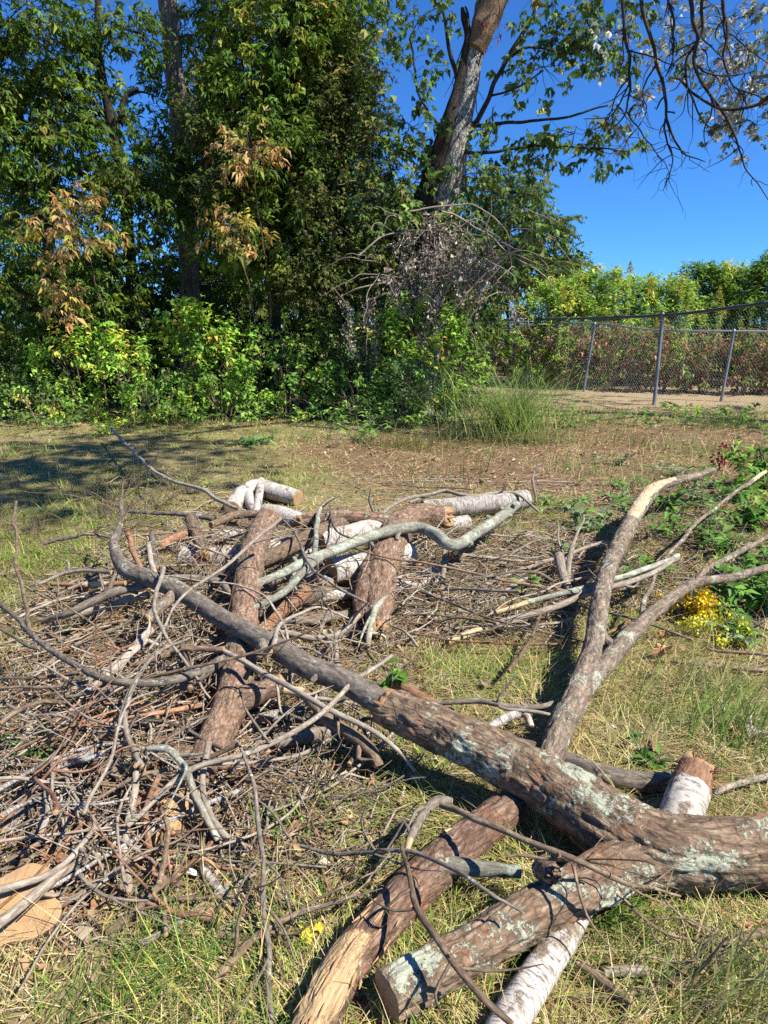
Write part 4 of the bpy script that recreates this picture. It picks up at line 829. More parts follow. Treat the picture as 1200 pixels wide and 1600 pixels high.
log('birch_log', 'white birch log wedged under the stub of the big forked log', [(915, 1415, .05, 36), (885, 1462, .055, 48), (850, 1510, .055, 60), (805, 1580, .05, 66), (765, 1660, .05, 72)], 'birch', 44, .01, barkdisp(.0012, 14, .5, 41), ('cut', 'cut'), peel=lambda s, th: np.where(np.cos(th+1.9) > .55, .4, 0)*np.ones_like(s))
t, C, r = log('birch_log', 'birch log with a rotten broken reddish top poking out behind the forked log', [(1042, 1338, .07, 70), (1054, 1305, .085, 74), (1068, 1262, .115, 74), (1080, 1228, .135, 70), (1088, 1205, .15, 60)], 'birch', 40, .01, barkdisp(.003, 14, .5, 43), ('cut', 'broken'), peel=lambda s, th: np.clip((s-.72)/.08, 0, 1.5)+np.where(np.cos(th+1.57) > .55, .35, 0))
e = MB()
for k in range(130):
    a = R.uniform(0, 2*pi); c = C[-1]+np.array((np.cos(a)*r[-1]*R.uniform(.3, 1), np.sin(a)*r[-1]*.8, R.uniform(-.04, .02))); d = nrm(np.array((np.cos(a)*.5, np.sin(a)*.5, R.uniform(-.3, 1.3)))); l = R.uniform(.015, .055)
    tube(e, [c, c+d*l*.5, c+d*l+np.array((0, 0, -.008))], [.0035, .0026, .001], 4, .02, .004)
tag(e.build('frayed_bark', M['rust'], t), kind='stuff')
log('log', 'dark smooth log lying low behind the big forked log', [(770, 1152, .06, 28), (860, 1180, .06, 32), (950, 1212, .055, 36), (1010, 1222, .05, 36), (1060, 1220, .05, 34)], 'dark', 24, .015, barkdisp(.002, 20, .3, 51), ('cut', 'broken'))

# the limb standing up on the right, forked low down
def standing_limb():
    pk = lambda s, th: np.where((s > .58) & (s < .86), .5+.45*np.cos(th+.4), 0.)+np.where((s > .18) & (s < .36) & (np.cos(th-1.2) > .5), .3, 0)
    t, C, r = log('forked_limb', 'grey lichened forked limb propped upright with torn bark and snapped tip', [(842, 1225, 0.050, 46), (862, 1178, 0.090, 49), (880, 1128, 0.119, 49), (905, 1078, 0.156, 47), (926, 1012, 0.199, 36), (937, 945, 0.236, 31), (950, 890, 0.267, 30), (982, 822, 0.305, 28), (1012, 775, 0.336, 26), (1030, 760, 0.348, 20), (1060, 750, 0.354, 15), (1090, 743, 0.360, 13), (1113, 734, 0.367, 10)], 'limb', 48, .008, barkdisp(.0048, 18, .3, 61), ('broken', 'broken'), peel=pk, bodyname='stem')
    for nm, pts, pk in (('branch', [(893, 1105, 0.131, 33), (915, 1075, 0.156, 39), (950, 1032, 0.168, 34), (1000, 978, 0.187, 28), (1045, 938, 0.205, 23), (1088, 913, 0.218, 19), (1140, 904, 0.230, 16), (1200, 886, 0.249, 13), (1290, 862, 0.267, 10), (1400, 835, 0.286, 6)], None),
                    ('branch', [(1080, 917, 0.215, 12), (1110, 886, 0.224, 11), (1160, 860, 0.243, 10), (1210, 835, 0.261, 8), (1290, 800, 0.286, 5)], None),
                    ('branch', [(1000, 980, 0.184, 11), (1008, 935, 0.199, 8), (1020, 905, 0.218, 7), (1042, 870, 0.243, 7), (1085, 822, 0.280, 7), (1130, 783, 0.317, 7), (1168, 756, 0.348, 8), (1196, 737, 0.367, 6)], lambda s, th: np.clip((s-.86)/.04, 0, 1.4)),
                    ('stub', [(962, 1022, 0.168, 21), (945, 1000, 0.187, 20), (933, 975, 0.205, 17)], None)):
        b = MB(); p, rr = px_pts(pts); tube(b, p, rr, 22, .012, .018, barkdisp(.003, 26, .35, 71), ('tip', 'broken'), peel=pk, capmat=0); b.build(nm, M['limb'], t)
    for k in range(16):
        q = G(R.uniform(985, 1100), R.uniform(790, 930), R.uniform(.15, .3)); d = np.array((R.normal(0, .6), R.normal(0, .4), R.uniform(-.4, .5))); l = R.uniform(.1, .35)
        b = MB(); i = np.argmin(np.linalg.norm(C-q, axis=1)); tube(b, [C[i], C[i]+d*l*.5, C[i]+d*l], [.004, .003, .0012], 4, .03, .02); b.build('twig', M['mid'], t)
standing_limb()

# the pile
def pile_log():
    t, C, r = log('log', 'long scaly brown log leaning upright through the middle of the brush pile', [(262, 1300, .03, 50), (300, 1225, .06, 62), (338, 1152, .10, 66), (366, 1080, .15, 62), (378, 1010, .21, 54), (383, 935, .27, 50), (393, 873, .33, 48), (405, 838, .37, 46), (418, 812, .40, 42)], 'brown', 56, .012, barkdisp(.0042, 18, .35, 81), ('broken', 'broken'), wob=.01, peel=lambda s, th: np.clip((.1-s)/.08, 0, 1.3))
    b = MB(); e = MB(); p, rr = px_pts([(380, 1092, .15, 50), (410, 1080, .17, 40), (440, 1068, .19, 38)]); tube(b, p, rr, 26, .012, 0, barkdisp(.003, 20, .35, 83), ('tip', 'broken'), capmb=e); o = b.build('stub', M['brown'], t); e.build('broken_end', M['wood'], o)
pile_log()
def elbow_log():
    t, C, r = log('log', 'thick peeling brown log bent like an elbow at the back of the pile', [(590, 985, .05, 44), (592, 945, .10, 56), (598, 890, .18, 60), (612, 845, .25, 58), (630, 815, .28, 50), (660, 807, .28, 46), (692, 808, .27, 40)], 'brown', 56, .012, barkdisp(.0055, 16, .3, 91), ('broken', 'broken'), wob=.008)
    b = MB(); p, rr = px_pts([(566, 965, .06, 34), (568, 930, .13, 38), (580, 880, .2, 34), (596, 850, .24, 22)]); tube(b, p, rr, 30, .012, .01, barkdisp(.005, 18, .3, 93), ('broken', 'tip'), capmat=0); b.build('split_bark', M['red'], t)
elbow_log()
GB = 'birch logs stacked in the pile'
for lab, m, pts in (
    ('birch log lying crosswise just left of the long scaly brown log', 'birch', [(283, 868, .16, 36), (335, 869, .16, 38), (390, 866, .16, 36), (470, 848, .16, 32)]),
    ('birch log with dark burnt streak and sawn face, left of the elbow log', 'birch', [(517, 893, .17, 48), (560, 884, .17, 48), (640, 866, .17, 46)]),
    ('birch log lying above the dark streaked birch log', 'birch', [(500, 846, .27, 42), (545, 838, .27, 42), (600, 822, .27, 40)]),
    ('short birch log with missing bark just right of the elbow log', 'birch', [(612, 916, .07, 34), (650, 908, .07, 35), (687, 901, .07, 34)]),
    ('grey birch log farthest back behind the elbow log', 'birchgrey', [(660, 796, .12, 34), (740, 790, .12, 36), (822, 780, .12, 34)]),
    ('short birch log end tucked under the grey curved branch', 'birch', [(655, 826, .13, 26), (690, 822, .13, 27), (731, 816, .13, 27)]),
    ('small birch log showing white bark above the long scaly brown log', 'birch', [(415, 800, .3, 30), (440, 806, .3, 34), (482, 818, .28, 30)]),
    ('thin birch log low under the sawn birch faces', 'birch', [(430, 870, .22, 24), (480, 860, .22, 26), (530, 852, .2, 24)]),
    ('pale birch billet lying low between the two brown logs', 'birch', [(478, 935, .08, 20), (520, 930, .08, 22), (562, 925, .08, 20)]),
    ('dull birch billet shaded beneath the sawn birch log', 'birchgrey', [(420, 905, .12, 26), (470, 897, .12, 28), (520, 915, .1, 26)]),
    ('small grey birch billet at the left end of the stack', 'birchgrey', [(328, 842, .22, 22), (350, 838, .22, 24), (378, 834, .22, 22)])):
    log('birch_log', lab, pts, m, 36, .015, barkdisp(.0016, 14, .5, int(pts[0][0])), ('cut', 'cut'), .004, group=GB)
t, C, r = log('birch_log', 'bent birch log with two side branches lying behind the pile on the grass', [(362, 795, .05, 30), (378, 775, .08, 34), (402, 763, .11, 34), (435, 770, .09, 32), (466, 779, .06, 30)], 'birch', 36, .015, barkdisp(.002, 14, .5, 17), ('cut', 'cut'))
for pts in ([(404, 765, .11, 16), (408, 752, .16, 15), (403, 785, .1, 14), (399, 803, .06, 13)][1:], [(388, 772, .1, 18), (392, 788, .08, 18), (400, 802, .05, 16)]):
    b = MB(); p, rr = px_pts(pts); tube(b, p, rr, 18, .015, 0, None, ('tip', 'cut'), capmat=0); b.build('branch', M['birch'], t)
GL = 'small logs in the pile'
for lab, m, pts in (
    ('dark log lying diagonally over the stacked birch', 'mid', [(390, 885, .30, 26), (440, 862, .31, 28), (490, 835, .33, 28), (545, 812, .33, 24)]),
    ('reddish dark log along the top back of the stack', 'red', [(470, 815, .36, 24), (540, 808, .36, 26), (615, 812, .33, 22)]),
    ('grey log low between the two big brown logs', 'grey', [(445, 973, .05, 16), (490, 968, .06, 18), (545, 960, .05, 17)]),
    ('split brown log between the two big brown logs', 'rust', [(410, 985, .08, 22), (440, 955, .11, 26), (480, 925, .13, 24)]),
    ('dark weathered log shaded below the birch faces', 'dark', [(395, 960, .08, 22), (440, 945, .09, 26), (510, 925, .1, 24)]),
    ('upright stub with a pale torn top at the back of the pile', 'mid', [(318, 865, .2, 24), (308, 835, .3, 24), (298, 812, .36, 22)]),
    ('short log with pale bark half buried in twigs, low left of the pile', 'pale', [(150, 1155, .1, 24), (185, 1140, .12, 26), (200, 1120, .14, 24)]),
    ('crooked dark log low in the left slope of the pile', 'mid', [(120, 1195, .08, 28), (160, 1188, .1, 32), (195, 1215, .08, 26)]),
    ('brown log lying under the lower end of the scaly brown log', 'brown', [(225, 1195, .07, 22), (280, 1175, .1, 24), (350, 1195, .08, 22), (365, 1192, .08, 20)]),
    ('grey log lying flat in front of the scaly brown log', 'grey', [(430, 1160, .06, 26), (480, 1150, .07, 28), (520, 1145, .06, 26)]),
    ('pale birch like log in the middle beneath the crossing sticks', 'birchgrey', [(385, 1130, .05, 20), (430, 1118, .06, 20), (475, 1112, .06, 18)]),
    ('brown log stub beside the shadow of the forked log', 'rust', [(620, 1070, .05, 22), (655, 1090, .05, 24), (705, 1115, .05, 22)]),
    ('dark rotten log at the left edge below the pile', 'dark', [(10, 1300, .04, 30), (45, 1260, .06, 34), (85, 1215, .07, 30)]),
    ('crumbly orange brown broken log chunk below the scaly brown log', 'rust', [(215, 1275, .04, 46), (245, 1250, .05, 52), (275, 1232, .06, 44)]),
    ('short grey log lying in the grass beside the lowest bent branch', 'grey', [(943, 1519, .035, 19), (975, 1518, .037, 20), (1012, 1518, .035, 18)]),
    ('short log with split end under the lowest bent branch', 'mid', [(905, 1505, .05, 14), (945, 1535, .04, 20), (988, 1572, .03, 18)]),
    ('white speckled cut pole with pale round end at the left of the pile', 'birch', [(63, 1306, .03, 22), (72, 1272, .045, 26), (84, 1235, .06, 26)]),
    ('grey speckled pole slanting down beside the vertical dark stick', 'birchgrey', [(306, 1342, .04, 17), (330, 1375, .035, 19), (358, 1412, .025, 17)]),
    ('torn brown slab with pale edges lying on the grass', 'rust', [(300, 1432, .02, 22), (325, 1428, .025, 26), (352, 1430, .02, 20)]),
    ('flat strip of rotten wood in the grass below the torn brown slab', 'mid', [(310, 1460, .01, 14), (340, 1463, .012, 16), (388, 1464, .01, 12)]),
    ('squared offcut of pale wood poking from under the reddish log', 'wood', [(385, 1545, .012, 12), (440, 1538, .015, 16), (500, 1533, .015, 16)])):
    log('log', lab, pts, m, 30, .012, barkdisp(.003, 20, .35, int(pts[0][0]+7)), ('cut', 'cut') if 'cut' in lab or 'grey' in lab else ('broken', 'cut'), .006, group=GL)

def sawn_round():
    c = G(12, 1430, .045); t = thing('sawn_round', 'pale round of sawn timber lying flat under a branch in the lower left corner', 'log', (c[0], c[1], 0))
    n = nrm(np.array((.16, -.22, 1.))); b = MB(); e = MB()
    edge = lambda bc, s, th: .016*np.cos(4*th+.6)+.02*np.cos(th-1)+.010*vnoise(np.stack([np.cos(th)*3, np.sin(th)*3, 0*th], 1), 5)+barkdisp(.004, 16, .3, 7)(bc, s, th)
    tube(b, [c-n*.06, c-n*.03, c+n*.015], [.118, .12, .117], 72, .012, 0, edge, (None, 'cut'), capmb=e, up=(1, 0, 0)); b.build('bark', M['brown'], t); e.build('cut_end', M['wood'], t)
sawn_round()
# ------------------------------------------------------------------ branches of the pile
LAND = [('the long scaly brown log', 380, 960), ('the elbow shaped log', 605, 880), ('the birch stack', 540, 870), ('the sawn round', 40, 1410), ('the reddish log', 560, 1460), ('the orange log chunk', 245, 1250), ('the fork of the big log', 950, 1290), ('the standing limb', 930, 980), ('the lichened end of the forked log', 640, 1120), ('the yellow flowers', 1085, 975), ('the bent birch at the back', 410, 775), ('the grey birch at the back', 760, 790), ('the dark limb', 280, 930), ('the low stub with pale bark', 160, 1150), ('the vertical dark stick', 405, 1380), ('the cut spray', 960, 820), ('the long arched switch', 150, 1055)]
def branch_mesh(pts, rad, m, shoots=0, cap=('cut', 'cut'), wob=.01, sides=8, peel=None, shootlen=.25, step=.03):
    b = MB(); C, r = tube(b, pts, rad, sides, step, wob, None, cap, capmat=1, peel=peel, lump=.22)
    for k in range(int(len(C)*step*5*(rad[0] > .004))):           # stubs and knots where twigs broke off
        i = int(R.uniform(.05, .95)*(len(C)-1)); d = nrm(R.normal(0, 1, 3)); l = r[i]*R.uniform(.9, 2.6)
        tube(b, [C[i], C[i]+d*l*.6, C[i]+d*l+R.normal(0, .002, 3)], [r[i]*.75, r[i]*.5, r[i]*.34], 5, .05, 0, None, ('tip', 'cut' if R.random() < .4 else 'tip'), capmat=1)
    for k in range(shoots):
        i = int(R.uniform(.25, .95)*(len(C)-1)); T = nrm(C[min(i+1, len(C)-1)]-C[max(0, i-1)]); d = nrm(T*R.uniform(.4, 1.1)+R.normal(0, .55, 3)*np.array((1, 1, .7))+np.array((0, 0, .12))); l = shootlen*R.uniform(.4, 1.3)
        e = C[i]+d*l; e[2] = max(e[2], .012); q = C[i]+d*l*.5+R.normal(0, .02, 3); q[2] = max(q[2], .01)
        tube(b, [C[i], q, e], [r[i]*.62, r[i]*.45, .0013], 5, .035, .012)
    return b
CN = {'grey': 'grey', 'mid': 'brown', 'dark': 'dark', 'pale': 'pale', 'rust': 'reddish', 'green': 'greenish', 'limb': 'grey', 'birch': 'white', 'birchgrey': 'speckled', 'red': 'reddish'}
GBR = 'branches tangled in the brush pile'
def br(label, pts, m='grey', shoots=0, cap=('cut', 'cut'), peel=None, wob=.02, group=GBR, sides=10, shootlen=.22):
    p, r = px_pts(pts); o = branch_mesh(p, np.array(r)*1.0, m, shoots, cap, wob, sides, peel, shootlen).build('branch', [M[m], M['wood']])
    return tag(o, label, 'branch', group)
TP = ('cut', 'tip'); PT = ('tip', 'cut'); TT = ('tip', 'tip')
br('curved greenish grey branch arching over the elbow log', [(400, 913, 0.308, 15), (440, 896, 0.322, 16), (500, 869, 0.337, 18), (560, 845, 0.351, 20), (605, 831, 0.358, 21), (650, 825, 0.351, 21), (680, 833, 0.344, 22), (700, 850, 0.330, 22), (718, 849, 0.315, 22), (745, 832, 0.315, 20), (780, 808, 0.308, 19), (806, 789, 0.301, 17)], 'green', 0, ('cut', 'cut'))
br('lichened fork dropping left from the curved greenish branch', [(505, 868, 0.337, 14), (478, 893, 0.315, 14), (440, 930, 0.294, 13), (400, 950, 0.279, 12), (360, 966, 0.272, 10)], 'green', 0, PT)
br('short upright lichened twig on the curved greenish branch', [(491, 872, 0.337, 9), (493, 835, 0.380, 10), (497, 805, 0.416, 8), (520, 778, 0.452, 4)], 'green', 1, TT)
br('long arched switch with a tall shoot at the left edge', [(-60, 905, 0.301, 6), (0, 948, 0.308, 8), (45, 988, 0.308, 9), (70, 1008, 0.308, 10), (125, 1040, 0.308, 12), (170, 1060, 0.308, 14), (215, 1069, 0.301, 15), (260, 1067, 0.286, 16), (312, 1050, 0.258, 16)], 'dark', 0, TP)
br('tall thin shoot standing from the long arched switch', [(47, 990, 0.308, 8), (32, 930, 0.358, 7), (26, 870, 0.416, 6), (23, 810, 0.466, 5), (25, 784, 0.488, 5)], 'mid', 2, ('tip', 'cut'))
br('dark wispy switch left below the long arched switch', [(-30, 965, 0.272, 4), (0, 980, 0.272, 5), (35, 1005, 0.286, 6), (62, 1014, 0.294, 7)], 'dark', 0, TT)
L_ = [
 ('thick grey bough bending left from the dark limb', 'grey', [(72, 970, 0.100, 12), (108, 956, 0.180, 14), (160, 932, 0.250, 16), (218, 917, 0.294, 15), (262, 905, 0.315, 13), (305, 903, 0.308, 13), (345, 912, 0.294, 14), (362, 930, 0.279, 12)]),
 ('weathered bough lying just under the thick grey bough', 'pale', [(85, 972, 0.060, 12), (150, 952, 0.140, 14), (232, 930, 0.214, 15)]),
 ('slim bowed branch curling left above the thick grey bough', 'grey', [(56, 914, 0.258, 5), (95, 897, 0.286, 7), (135, 890, 0.315, 7), (175, 895, 0.344, 8)]),
 ('reddish rod with a pink bare middle, left of the dark limb', 'rust', [(80, 913, 0.120, 7), (140, 913, 0.160, 9), (196, 911, 0.200, 9)]),
 ('dark twiggy branch pointing left above the reddish rod', 'dark', [(66, 850, 0.100, 7), (118, 838, 0.150, 8), (140, 834, 0.170, 6), (180, 843, 0.160, 4)]),
 ('short reddish rod leaning upright behind the dark limb', 'rust', [(199, 829, 0.358, 9), (210, 860, 0.315, 10), (221, 896, 0.272, 10)]),
 ('pale upright rod behind the dark limb', 'pale', [(232, 850, 0.344, 9), (236, 880, 0.308, 10), (247, 906, 0.279, 11)]),
 ('dark upright stub beside the pale upright rod', 'dark', [(238, 833, 0.344, 11), (241, 860, 0.315, 12), (243, 888, 0.286, 11)]),
 ('long dark rod across the back of the pile', 'dark', [(188, 798, 0.315, 6), (240, 801, 0.315, 8), (300, 806, 0.308, 10), (350, 816, 0.294, 9), (394, 824, 0.272, 7)]),
 ('dark bowed bough over the back left of the stack', 'mid', [(330, 820, 0.330, 14), (370, 806, 0.351, 15), (410, 803, 0.358, 14)]),
 ('cut brown bough slanting behind the upright stub', 'rust', [(250, 855, 0.272, 18), (270, 843, 0.286, 17), (295, 832, 0.301, 15)]),
 ('long pale thin pole leaning over the bent birch', 'grey', [(172, 668, 0.236, 5), (240, 735, 0.258, 6), (310, 763, 0.286, 7), (360, 790, 0.301, 7), (395, 803, 0.301, 7)]),
 ('pale straight pole running to the lower left', 'pale', [(0, 1208, 0.020, 9), (40, 1143, 0.050, 11), (100, 1085, 0.120, 11), (170, 1040, 0.200, 11), (228, 1000, 0.243, 12)]),
 ('stout pale pole beside the straight pale pole', 'pale', [(80, 1148, 0.060, 12), (130, 1085, 0.140, 14), (178, 1046, 0.200, 15), (236, 985, 0.250, 14)]),
 ('white bleached twig lying left below the dark limb', 'pale', [(110, 998, 0.050, 6), (145, 985, 0.080, 7), (173, 976, 0.100, 7)]),
 ('straight grey branch lying flat left of the pile', 'mid', [(0, 1060, 0.180, 5), (60, 1059, 0.200, 6), (125, 1051, 0.214, 7)]),
 ('second flat grey branch under the arched switch', 'mid', [(0, 1076, 0.200, 5), (70, 1075, 0.222, 6), (140, 1065, 0.250, 7)]),
 ('long dark switch falling to the left edge', 'dark', [(0, 1127, 0.080, 5), (70, 1098, 0.160, 6), (130, 1085, 0.214, 7), (182, 1071, 0.250, 6)]),
 ('thin dark switch under the long dark switch', 'dark', [(0, 1162, 0.050, 4), (60, 1147, 0.100, 6), (130, 1111, 0.200, 7), (186, 1068, 0.258, 6)]),
 ('long straight stick crossing in front of the scaly brown log', 'grey', [(200, 1290, 0.120, 9), (300, 1203, 0.200, 10), (400, 1172, 0.229, 10), (480, 1128, 0.250, 10), (560, 1062, 0.279, 9), (612, 1025, 0.301, 6)]),
 ('thin tan stick crossing the long straight stick', 'pale', [(352, 1018, 0.294, 9), (420, 1052, 0.279, 10), (500, 1100, 0.250, 10), (580, 1140, 0.200, 9), (620, 1170, 0.140, 8), (648, 1204, 0.080, 6)]),
 ('brown bough with a pale torn end below the dark limb', 'mid', [(445, 1078, 0.229, 16), (475, 1088, 0.222, 20), (510, 1125, 0.190, 22), (560, 1158, 0.140, 22), (582, 1180, 0.100, 20), (592, 1196, 0.070, 18)]),
 ('grey crooked branch falling toward the bottom left of centre', 'green', [(232, 1170, 0.229, 11), (262, 1166, 0.236, 13), (290, 1200, 0.200, 13), (310, 1245, 0.140, 13), (340, 1312, 0.060, 12)]),
 ('pale crooked branch right of the grey crooked one', 'pale', [(326, 1160, 0.214, 12), (320, 1220, 0.150, 12), (332, 1270, 0.100, 13), (368, 1322, 0.040, 12)]),
 ('pale straight stick standing down the lower left', 'pale', [(212, 1208, 0.160, 12), (202, 1280, 0.090, 14), (198, 1340, 0.050, 13), (196, 1410, 0.030, 12)]),
 ('reddish stick parallel to the pale straight one', 'rust', [(248, 1215, 0.150, 10), (233, 1270, 0.100, 11), (240, 1330, 0.060, 11), (246, 1378, 0.030, 11)]),
 ('long vertical dark stick reaching the bottom edge', 'dark', [(372, 1160, 0.243, 5), (398, 1230, 0.200, 7), (403, 1310, 0.140, 9), (412, 1420, 0.080, 10), (420, 1520, 0.050, 11), (424, 1610, 0.030, 11)]),
 ('thick weathered branch lying across the sawn round', 'grey', [(-40, 1478, 0.120, 18), (10, 1436, 0.120, 18), (80, 1382, 0.100, 16), (120, 1355, 0.080, 14), (162, 1334, 0.060, 12)]),
 ('rusty brown branch above the sawn round', 'rust', [(48, 1333, 0.030, 14), (100, 1340, 0.045, 18), (160, 1356, 0.030, 14)]),
 ('grey stick pointing to the sawn round', 'grey', [(85, 1420, 0.020, 12), (130, 1396, 0.030, 13), (172, 1365, 0.050, 12)]),
 ('brown stick leaning across the pale straight stick', 'mid', [(168, 1458, 0.020, 14), (205, 1428, 0.040, 15), (245, 1385, 0.070, 14), (278, 1365, 0.080, 12)]),
 ('whitish short stick between two brown ones', 'pale', [(228, 1408, 0.030, 10), (248, 1432, 0.030, 11), (266, 1446, 0.020, 10)]),
 ('hooked pale branch with a round cut end on the left slope', 'birchgrey', [(40, 1212, 0.080, 20), (70, 1203, 0.110, 22), (110, 1188, 0.140, 20), (150, 1172, 0.170, 18)]),
 ('short hook hanging from the round cut branch', 'birchgrey', [(90, 1200, 0.130, 12), (103, 1215, 0.110, 13), (104, 1232, 0.080, 12), (97, 1246, 0.050, 9)]),
 ('brown pole at the bottom beside the vertical dark stick', 'mid', [(303, 1572, 0.020, 13), (352, 1518, 0.030, 15), (400, 1470, 0.050, 14), (470, 1428, 0.070, 10), (560, 1395, 0.100, 6)]),
 ('broken grey branch with a pale splinter tip on the reddish log', 'grey', [(705, 1252, 0.140, 12), (680, 1252, 0.160, 20), (660, 1272, 0.170, 18), (640, 1310, 0.180, 16), (630, 1345, 0.170, 8)]),
 ('long brown branch lying over the fork of the big log', 'mid', [(690, 1258, 0.200, 12), (760, 1292, 0.250, 12), (870, 1340, 0.279, 11), (960, 1378, 0.265, 10), (1010, 1392, 0.214, 7), (1062, 1400, 0.160, 4)]),
 ('slim twig lying across the stub of the forked log', 'mid', [(795, 1338, 0.250, 5), (850, 1340, 0.258, 6), (910, 1344, 0.265, 6), (960, 1352, 0.250, 4)]),
 ('long tan stick leaning on the near end of the forked log', 'mid', [(628, 1322, 0.200, 7), (650, 1400, 0.214, 11), (690, 1470, 0.222, 12), (740, 1530, 0.200, 13), (800, 1600, 0.160, 12)]),
 ('curving dark switch lying over the reddish log', 'dark', [(470, 1322, 0.060, 6), (540, 1330, 0.100, 8), (630, 1328, 0.180, 8), (700, 1355, 0.229, 8), (760, 1390, 0.243, 7), (817, 1426, 0.214, 4)]),
 ('bent branch lying in the lower right grass', 'mid', [(790, 1545, 0.020, 6), (850, 1555, 0.020, 10), (950, 1553, 0.025, 13), (1040, 1540, 0.030, 16), (1080, 1530, 0.030, 17), (1098, 1500, 0.030, 16), (1140, 1476, 0.035, 17), (1215, 1455, 0.040, 16)]),
 ('thin dark twig curving through the lower right grass', 'dark', [(1098, 1600, 0.020, 4), (1108, 1540, 0.030, 6), (1135, 1510, 0.030, 6), (1190, 1500, 0.030, 4)]),
 ('brown stick at the right edge above the bent branch', 'rust', [(1152, 1447, 0.020, 9), (1180, 1445, 0.020, 10), (1220, 1442, 0.020, 9)]),
 ('fine long twig reaching right from under the forked log', 'mid', [(950, 1388, 0.120, 5), (1000, 1425, 0.100, 6), (1050, 1455, 0.080, 6), (1130, 1472, 0.060, 6), (1220, 1488, 0.050, 5)]),
 ('second fine twig curving down from the forked log', 'mid', [(1030, 1395, 0.160, 4), (1060, 1425, 0.120, 5), (1100, 1450, 0.060, 5), (1160, 1462, 0.030, 3)]),
 ('tan branch in the grass right of the rotten birch', 'pale', [(1118, 1242, 0.040, 10), (1155, 1228, 0.050, 11), (1220, 1208, 0.060, 11)]),
 ('brown branch lying in the grass by the curled leaves', 'mid', [(1010, 1032, 0.020, 5), (1070, 1036, 0.030, 7), (1130, 1043, 0.030, 9), (1220, 1050, 0.030, 9)]),
 ('grey forked twig below the yellow flowers', 'mid', [(1105, 1013, 0.050, 5), (1150, 1018, 0.050, 7), (1220, 1026, 0.050, 7)]),
 ('pale ended straight branch low behind the clearing', 'grey', [(700, 1003, 0.030, 11), (765, 978, 0.080, 12), (850, 955, 0.130, 12), (910, 930, 0.180, 11), (1000, 904, 0.229, 10), (1060, 872, 0.272, 7)]),
 ('grey branch running just above the pale ended one', 'green', [(775, 957, 0.080, 8), (850, 936, 0.130, 10), (930, 915, 0.200, 11), (1010, 890, 0.236, 10), (1060, 868, 0.258, 8)]),
 ('stubby broken upright branch between pile and standing limb', 'grey', [(893, 930, 0.060, 15), (880, 895, 0.140, 18), (873, 868, 0.200, 18)]),
 ('second stubby upright fork beside the broken upright branch', 'grey', [(888, 905, 0.120, 9), (890, 870, 0.200, 10), (899, 840, 0.250, 6), (912, 805, 0.286, 3)]),
 ('thin switch standing in front of the grey birch', 'grey', [(692, 930, 0.080, 9), (695, 890, 0.160, 10), (697, 850, 0.229, 8)]),
 ('dark hooked sprig sticking up behind the curved branch', 'dark', [(838, 785, 0.100, 4), (832, 760, 0.200, 5), (835, 735, 0.258, 3), (845, 725, 0.272, 2)]),
 ('thin pale stick near the cut spray', 'grey', [(770, 905, 0.080, 6), (830, 885, 0.130, 7), (900, 862, 0.180, 7), (950, 845, 0.200, 5)]),
 ('Y shaped pale stick on the bare ground right of the stack', 'pale', [(733, 906, 0.050, 8), (760, 925, 0.050, 9), (783, 938, 0.050, 10), (795, 920, 0.080, 8), (825, 904, 0.100, 7)]),
 ('white birch twig lying on the dark log', 'birch', [(752, 1148, 0.070, 14), (790, 1123, 0.110, 17), (822, 1116, 0.120, 15), (830, 1135, 0.100, 11)]),
 ('grey branch lying above the big forked log', 'grey', [(655, 1103, 0.060, 7), (700, 1100, 0.100, 9), (745, 1096, 0.120, 11), (800, 1103, 0.130, 10), (870, 1098, 0.120, 8)]),
 ('forked brown stick behind the big forked log', 'mid', [(690, 1105, 0.050, 8), (720, 1125, 0.060, 8), (760, 1148, 0.050, 8), (810, 1165, 0.050, 9)]),
 ('thin grey stick pointing at the standing limb', 'grey', [(780, 1104, 0.140, 6), (830, 1110, 0.140, 7), (866, 1118, 0.130, 6)]),
 ('bleached curly branch in front of the elbow log', 'pale', [(408, 1000, 0.160, 12), (440, 992, 0.180, 12), (480, 995, 0.180, 11), (520, 994, 0.180, 11), (548, 980, 0.200, 12), (560, 962, 0.222, 13)]),
 ('bleached fork rising right from the curly branch', 'pale', [(515, 985, 0.180, 7), (526, 1003, 0.160, 9), (530, 1040, 0.100, 9), (536, 1060, 0.060, 7)]),
 ('smooth grey rod hanging below the bleached curly branch', 'mid', [(285, 1005, 0.272, 10), (292, 1040, 0.250, 11), (297, 1075, 0.229, 11)]),
 ('brown arched branch lying left of the scaly log', 'mid', [(205, 1040, 0.200, 9), (250, 1025, 0.236, 12), (300, 1012, 0.258, 12), (350, 1015, 0.272, 10)]),
 ('stout dark bough under the arched switch', 'dark', [(255, 1085, 0.150, 18), (300, 1065, 0.190, 20), (350, 1030, 0.222, 20)]),
 ('lichened knobbly branch hanging behind the elbow log base', 'green', [(600, 935, 0.200, 10), (585, 955, 0.180, 12), (578, 990, 0.100, 12), (575, 1010, 0.060, 9)]),
 ('thin bowed twig looping over the dark streaked birch', 'dark', [(425, 800, 0.416, 3), (460, 830, 0.402, 4), (480, 880, 0.358, 5), (520, 915, 0.315, 5), (575, 943, 0.258, 5)]),
 ('tall curved sprig standing against the stack', 'dark', [(515, 790, 0.416, 3), (518, 815, 0.387, 4), (530, 833, 0.358, 4), (550, 842, 0.344, 4)]),
 ('grey crosswise branch at the back edge of the stack', 'grey', [(490, 806, 0.286, 8), (545, 806, 0.294, 9), (590, 803, 0.286, 9), (635, 780, 0.272, 7), (700, 765, 0.229, 5)]),
